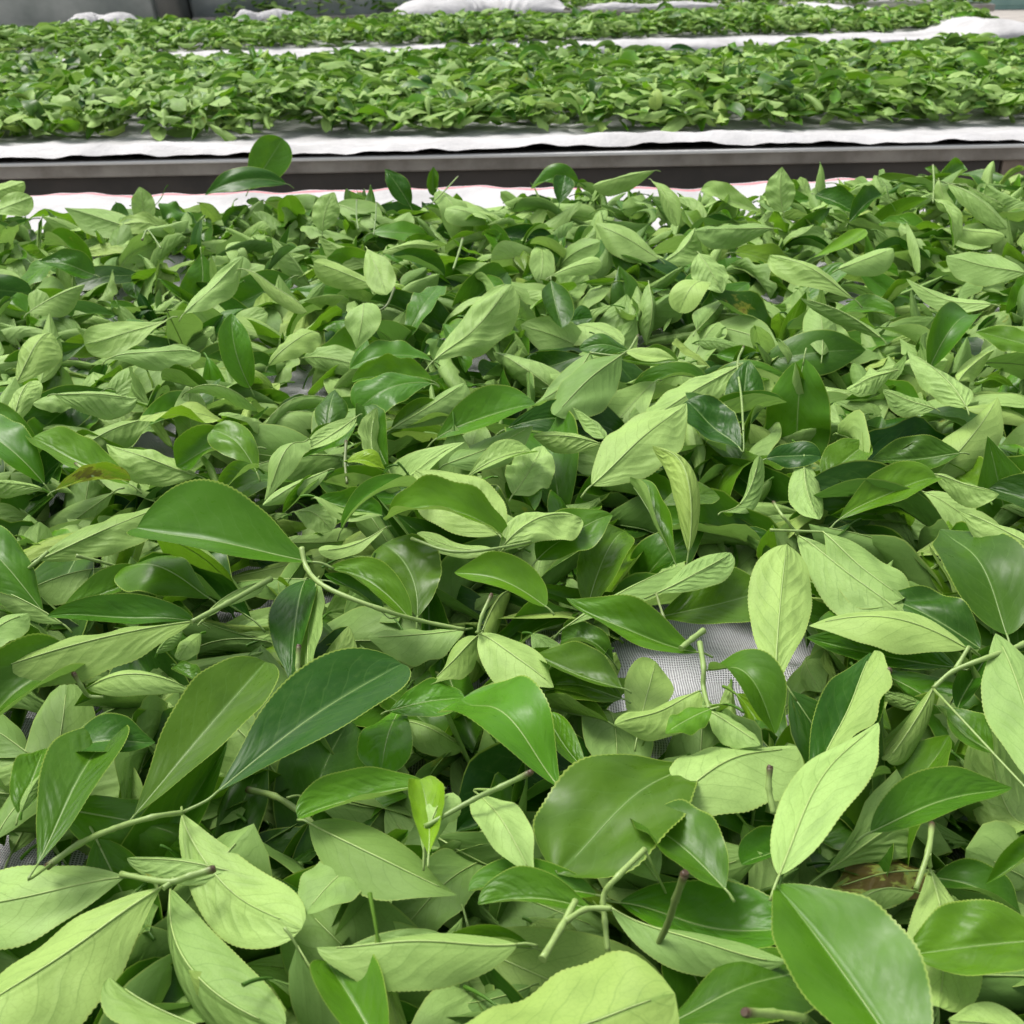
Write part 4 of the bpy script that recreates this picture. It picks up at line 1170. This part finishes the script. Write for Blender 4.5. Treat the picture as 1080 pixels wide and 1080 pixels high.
# third trough and its cloth
Q0, Q1 = on_z(0, 71, ZB), on_z(1080, 39.5, ZB)
a3 = math.atan2(*(Q1 - Q0)[[1, 0]]); O3 = Q0 * .5 + Q1 * .5
x3r = float(np.dot(on_z(1086, 38, ZB) - O3, [math.cos(a3), math.sin(a3), 0]))
t3 = empty('withering_trough', tuple(O3 * [1, 1, 0]), 'third withering trough with rumpled pale cloth hanging over its front', 'trough', 'withering troughs')
t3.rotation_euler.z = a3
box_obj('rail', [(-4.6, x3r, .0, .05, -.05, -.004)], M['steel'], t3, .004)
box_obj('side_panel', [(-4.6, x3r - .02, .012, .03, -.62, -.0505)], M['dark'], t3, .002)
box_obj('bed_floor', [(-4.6, x3r, .051, 2.2, -.035, -.012)], M['steel'], t3, .002)
for xl in (-4.4, -1.6, x3r - .08): box_obj('leg', [(xl, xl + .05, .05, .10, -.80, -.036)], M['steel'], t3, .003)
def far_cloth(s, t):
    x = -4.6 + (4.6 + x3r + .02) * s; d = t * 2.3
    y = -.008 + np.maximum(d - .05, 0) + .012 * np.sin(x * 2.3) - .01 * (d < .05)
    drop = np.where(d < .05, -(.05 - d) * (.5 + .3 * np.sin(x * 2.1 + 1)), 0)
    hump = np.exp(-(d - .13) ** 2 / .006)
    z = .004 + drop +   .013 * hump * (.9 + .5 * np.sin(x * 2.7 + .8) + .3 * np.sin(x * 7.1)) + .004 * wob(x * 2, d * 6, 1, .2)
    z = z + .055 * np.exp(-((x3r - .10 - x)) ** 2 / .02) * np.clip(d / .2, 0, 1)
    return local(np.stack([x, y, z], 1), O3, a3)
o = sheet('lining_cloth', far_cloth, 300, 70, M['cloth'], uvfn=lambda s, t, V: (V[:, 0], t * 2))
tag(o, 'pale lining cloth of the third trough, bare corner at its right end', 'cloth', 'white lining cloths of the beds')

# folded cloths lying at the back
def bundle(name, pxs, zc, wid, hgt, label, seed):
    r = np.random.default_rng(seed)
    C = spline([on_z(x, y, zc) for x, y in pxs], 40)
    th = np.linspace(0, math.pi, 13)
    T_ = np.gradient(C, axis=0); T_[:, 2] = 0; T_ /= np.linalg.norm(T_, axis=1)[:, None]
    Bd = np.stack([-T_[:, 1], T_[:, 0], np.zeros(len(C))], 1)
    env = np.clip(np.minimum(np.linspace(0, 1, 40), np.linspace(1, 0, 40)) / .12, .15, 1) ** .6
    k = env * (1 + .2 * np.sin(np.arange(40) * .35 + seed) + .05 * r.normal(0, 1, 40))
    V = C[:, None] + Bd[:, None] * (np.cos(th)[None, :, None] * wid * k[:, None, None]) + np.array([0, 0, 1.])[None, None] * (np.sin(th)[None, :, None] * hgt * k[:, None, None])
    V = V + r.normal(0, .0025, V.shape)
    uv = np.stack(np.meshgrid(np.linspace(0, 2, 40), np.linspace(0, .5, 13), indexing='ij'), -1).reshape(-1, 2)
    o = link(name, make_mesh(name, V.reshape(-1, 3), grid_faces(39, 12)[:, ::-1], M['cloth'], uv))
    md = o.modifiers.new('smooth', 'SUBSURF'); md.levels = md.render_levels = 1
    return tag(o, label, 'cloth', 'folded cloths at the back')
bundle('folded_cloth', [(72, 27), (105, 25), (140, 26.5)], .03, .08, .05, 'small folded white cloth before the grey tank', 3)
bundle('folded_cloth', [(415, 17), (480, 13), (540, 11.5), (598, 12)], .03, .20, .085, 'long mounded white cloth lying across the farthest leaves', 4)
bundle('folded_cloth', [(612, 10.5), (690, 8.5), (768, 7)], .03, .05, .03, 'thin white cloth edge between third and farthest leaf strips', 5)
bundle('folded_cloth', [(246, 22), (285, 20.5), (322, 19.5)], .03, .05, .045, 'short white cloth edge among leaves right of the tank', 6)

# fourth trough under the farthest leaves
W0, W1 = on_z(300, 17, ZB), on_z(1040, 4, ZB)
a4 = math.atan2(*(W1 - W0)[[1, 0]]); O4 = (W0 + W1) / 2; half = float(np.linalg.norm(W1 - W0) / 2)
t4 = empty('withering_trough', tuple(O4 * [1, 1, 0]), 'farthest withering trough, almost hidden by leaves and white cloth', 'trough', 'withering troughs')
t4.rotation_euler.z = a4
box_obj('rail', [(-half - .6, half + .1, .08, .13, -.05, -.006)], M['steel'], t4, .004)
box_obj('bed_floor', [(-half - .6, half + .1, .131, 5.5, -.04, -.004)], M['steel'], t4, .003)
for xl in (-half - .5, half - .05):
    for yl in (.2, 5.2): box_obj('leg', [(xl, xl + .06, yl, yl + .06, -.80, -.041)], M['steel'], t4, .003)

# near trough carrying the net
t1 = empty('withering_trough', (0, .65, 0), 'near withering trough under the net and largest leaves', 'trough', 'withering troughs')
box_obj('bed_floor', [(-1.3, 1.3, -1.0, .985, -.03, -.012)], M['dark'], t1, .003)
box_obj('rail', [(-1.3, 1.3, .99, 1.03, -.05, -.004)], M['steel'], t1, .003)
for xl in (-1.25, 1.2):
    for yl in (-.9, .9): box_obj('leg', [(xl, xl + .05, yl, yl + .05, -.80, -.031)], M['steel'], t1, .003)

# ------------------------------------------------------------------ yard: floor, tank, far wall, crate
S_, T2 = 60, 60
V = np.array([(-200, -60, -.80), (200, -60, -.80), (200, 300, -.80), (-200, 300, -.80)])
o = link('ground', make_mesh('ground', V, np.array([[0, 1, 2, 3]]), M['concrete'], smooth=False)); tag(o, kind='structure')

tk = empty('metal_tank', (-2.6, 8.6, -.8), 'large dull grey metal tank standing behind the left beds', 'tank')
def cyl(name, x0, x1, y, z, r, mat, parent, n=40):
    th = np.linspace(0, 2 * math.pi, n, endpoint=False)
    prof = [(x0, 0), (x0, r * .97), (x0 + .03, r), (x1 - .03, r), (x1, r * .97), (x1, 0)]
    V = np.array([(x, y + rr * math.cos(t), z + rr * math.sin(t)) for x, rr in prof for t in th])
    F = [(i * n + j, i * n + (j + 1) % n, (i + 1) * n + (j + 1) % n, (i + 1) * n + j) for i in range(len(prof) - 1) for j in range(n)]
    return link(name, make_mesh(name, V, np.array(F)[:, ::-1], mat), parent)
cyl('drum', -3.2, .38, 0, 1.25, .95, M['tank'], tk)
cyl('band', .39, .55, 0, 1.25, 1.0, M['tank_dark'], tk)
cyl('band', -1.15, -1.05, 0, 1.25, .975, M['tank_dark'], tk)
cyl('drum_end', .56, 2.05, .1, 1.15, .88, M['tank'], tk)
box_obj('cradle', [(-2.8, -2.6, -.6, .6, 0, .62), (-.4, -.2, -.6, .6, 0, .62), (1.2, 1.4, -.6, .6, 0, .6)], M['tank_dark'], tk, .01)
box_obj('control_box', [(-1.62, -1.25, -1.25, -1.0, .55, .86)], M['tank_dark'], tk, .01)
wl = box_obj('yard_wall', [(-60, 60, 52.0, 52.3, -.8, 5.2)], M['wallp'], None, .02); tag(wl, 'pale grey plaster wall closing the yard far behind', 'wall')
bx_ = on_z(1068, 9, -.8)
cr = empty('plastic_crate', (bx_[0], bx_[1], -.8), 'faded teal plastic crate on the floor at the upper right', 'crate')
box_obj('base', [(-.75, .75, -.4, .4, 0, .06)], M['teal'], cr, .01)
box_obj('wall', [(-.75, .75, -.4, -.35, .06, .62), (-.75, .75, .35, .4, .06, .62), (-.75, -.70, -.349, .349, .06, .62), (.70, .75, -.349, .349, .06, .62)], M['teal'], cr, .015)
box_obj('rim', [(-.79, .79, -.44, -.34, .621, .68), (-.79, .79, .34, .44, .621, .68), (-.79, -.69, -.339, .339, .621, .68), (.69, .79, -.339, .339, .621, .68)], M['teal'], cr, .012)

# ------------------------------------------------------------------ light
EL, AZ = R(62), R(-50)            # sun above and beyond the beds, a little to the left
world = bpy.data.worlds.new('World'); sc.world = world; world.use_nodes = True
nt = world.node_tree; nt.nodes.clear(); g = G(nt)
sky = g.n('ShaderNodeTexSky', sky_type='NISHITA'); sky.sun_disc = False
sky.sun_elevation = EL; sky.sun_rotation = AZ; sky.air_density = 1.6; sky.dust_density = 6.0; sky.ozone_density = 1.0
hs = g.n('ShaderNodeHueSaturation'); hs.inputs['Saturation'].default_value = .32; g.put(hs.inputs['Color'], sky.outputs[0])
bg = g.n('ShaderNodeBackground'); g.put(bg.inputs[0], hs.outputs[0]); bg.inputs[1].default_value = .10
wo = g.n('ShaderNodeOutputWorld'); nt.links.new(bg.outputs[0], wo.inputs[0])
sl = bpy.data.lights.new('sun', 'SUN'); sl.energy = 1.3; sl.angle = R(22); sl.color = (1, .97, .92)
so = bpy.data.objects.new('sun', sl); COL.objects.link(so)
sdir = Vector((math.sin(AZ) * math.cos(EL), math.cos(AZ) * math.cos(EL), math.sin(EL)))
so.rotation_euler = sdir.to_track_quat('Z', 'Y').to_euler()
so.location = (0, 0, 5)
sc.view_settings.view_transform = 'Standard'; sc.view_settings.look = 'None'
sc.view_settings.exposure = 1.02; sc.view_settings.gamma = 1
sc.render.engine = 'CYCLES'
sc.cycles.max_bounces = 5; sc.cycles.diffuse_bounces = 4; sc.cycles.glossy_bounces = 2; sc.cycles.transmission_bounces = 3
sc.cycles.use_denoising = True
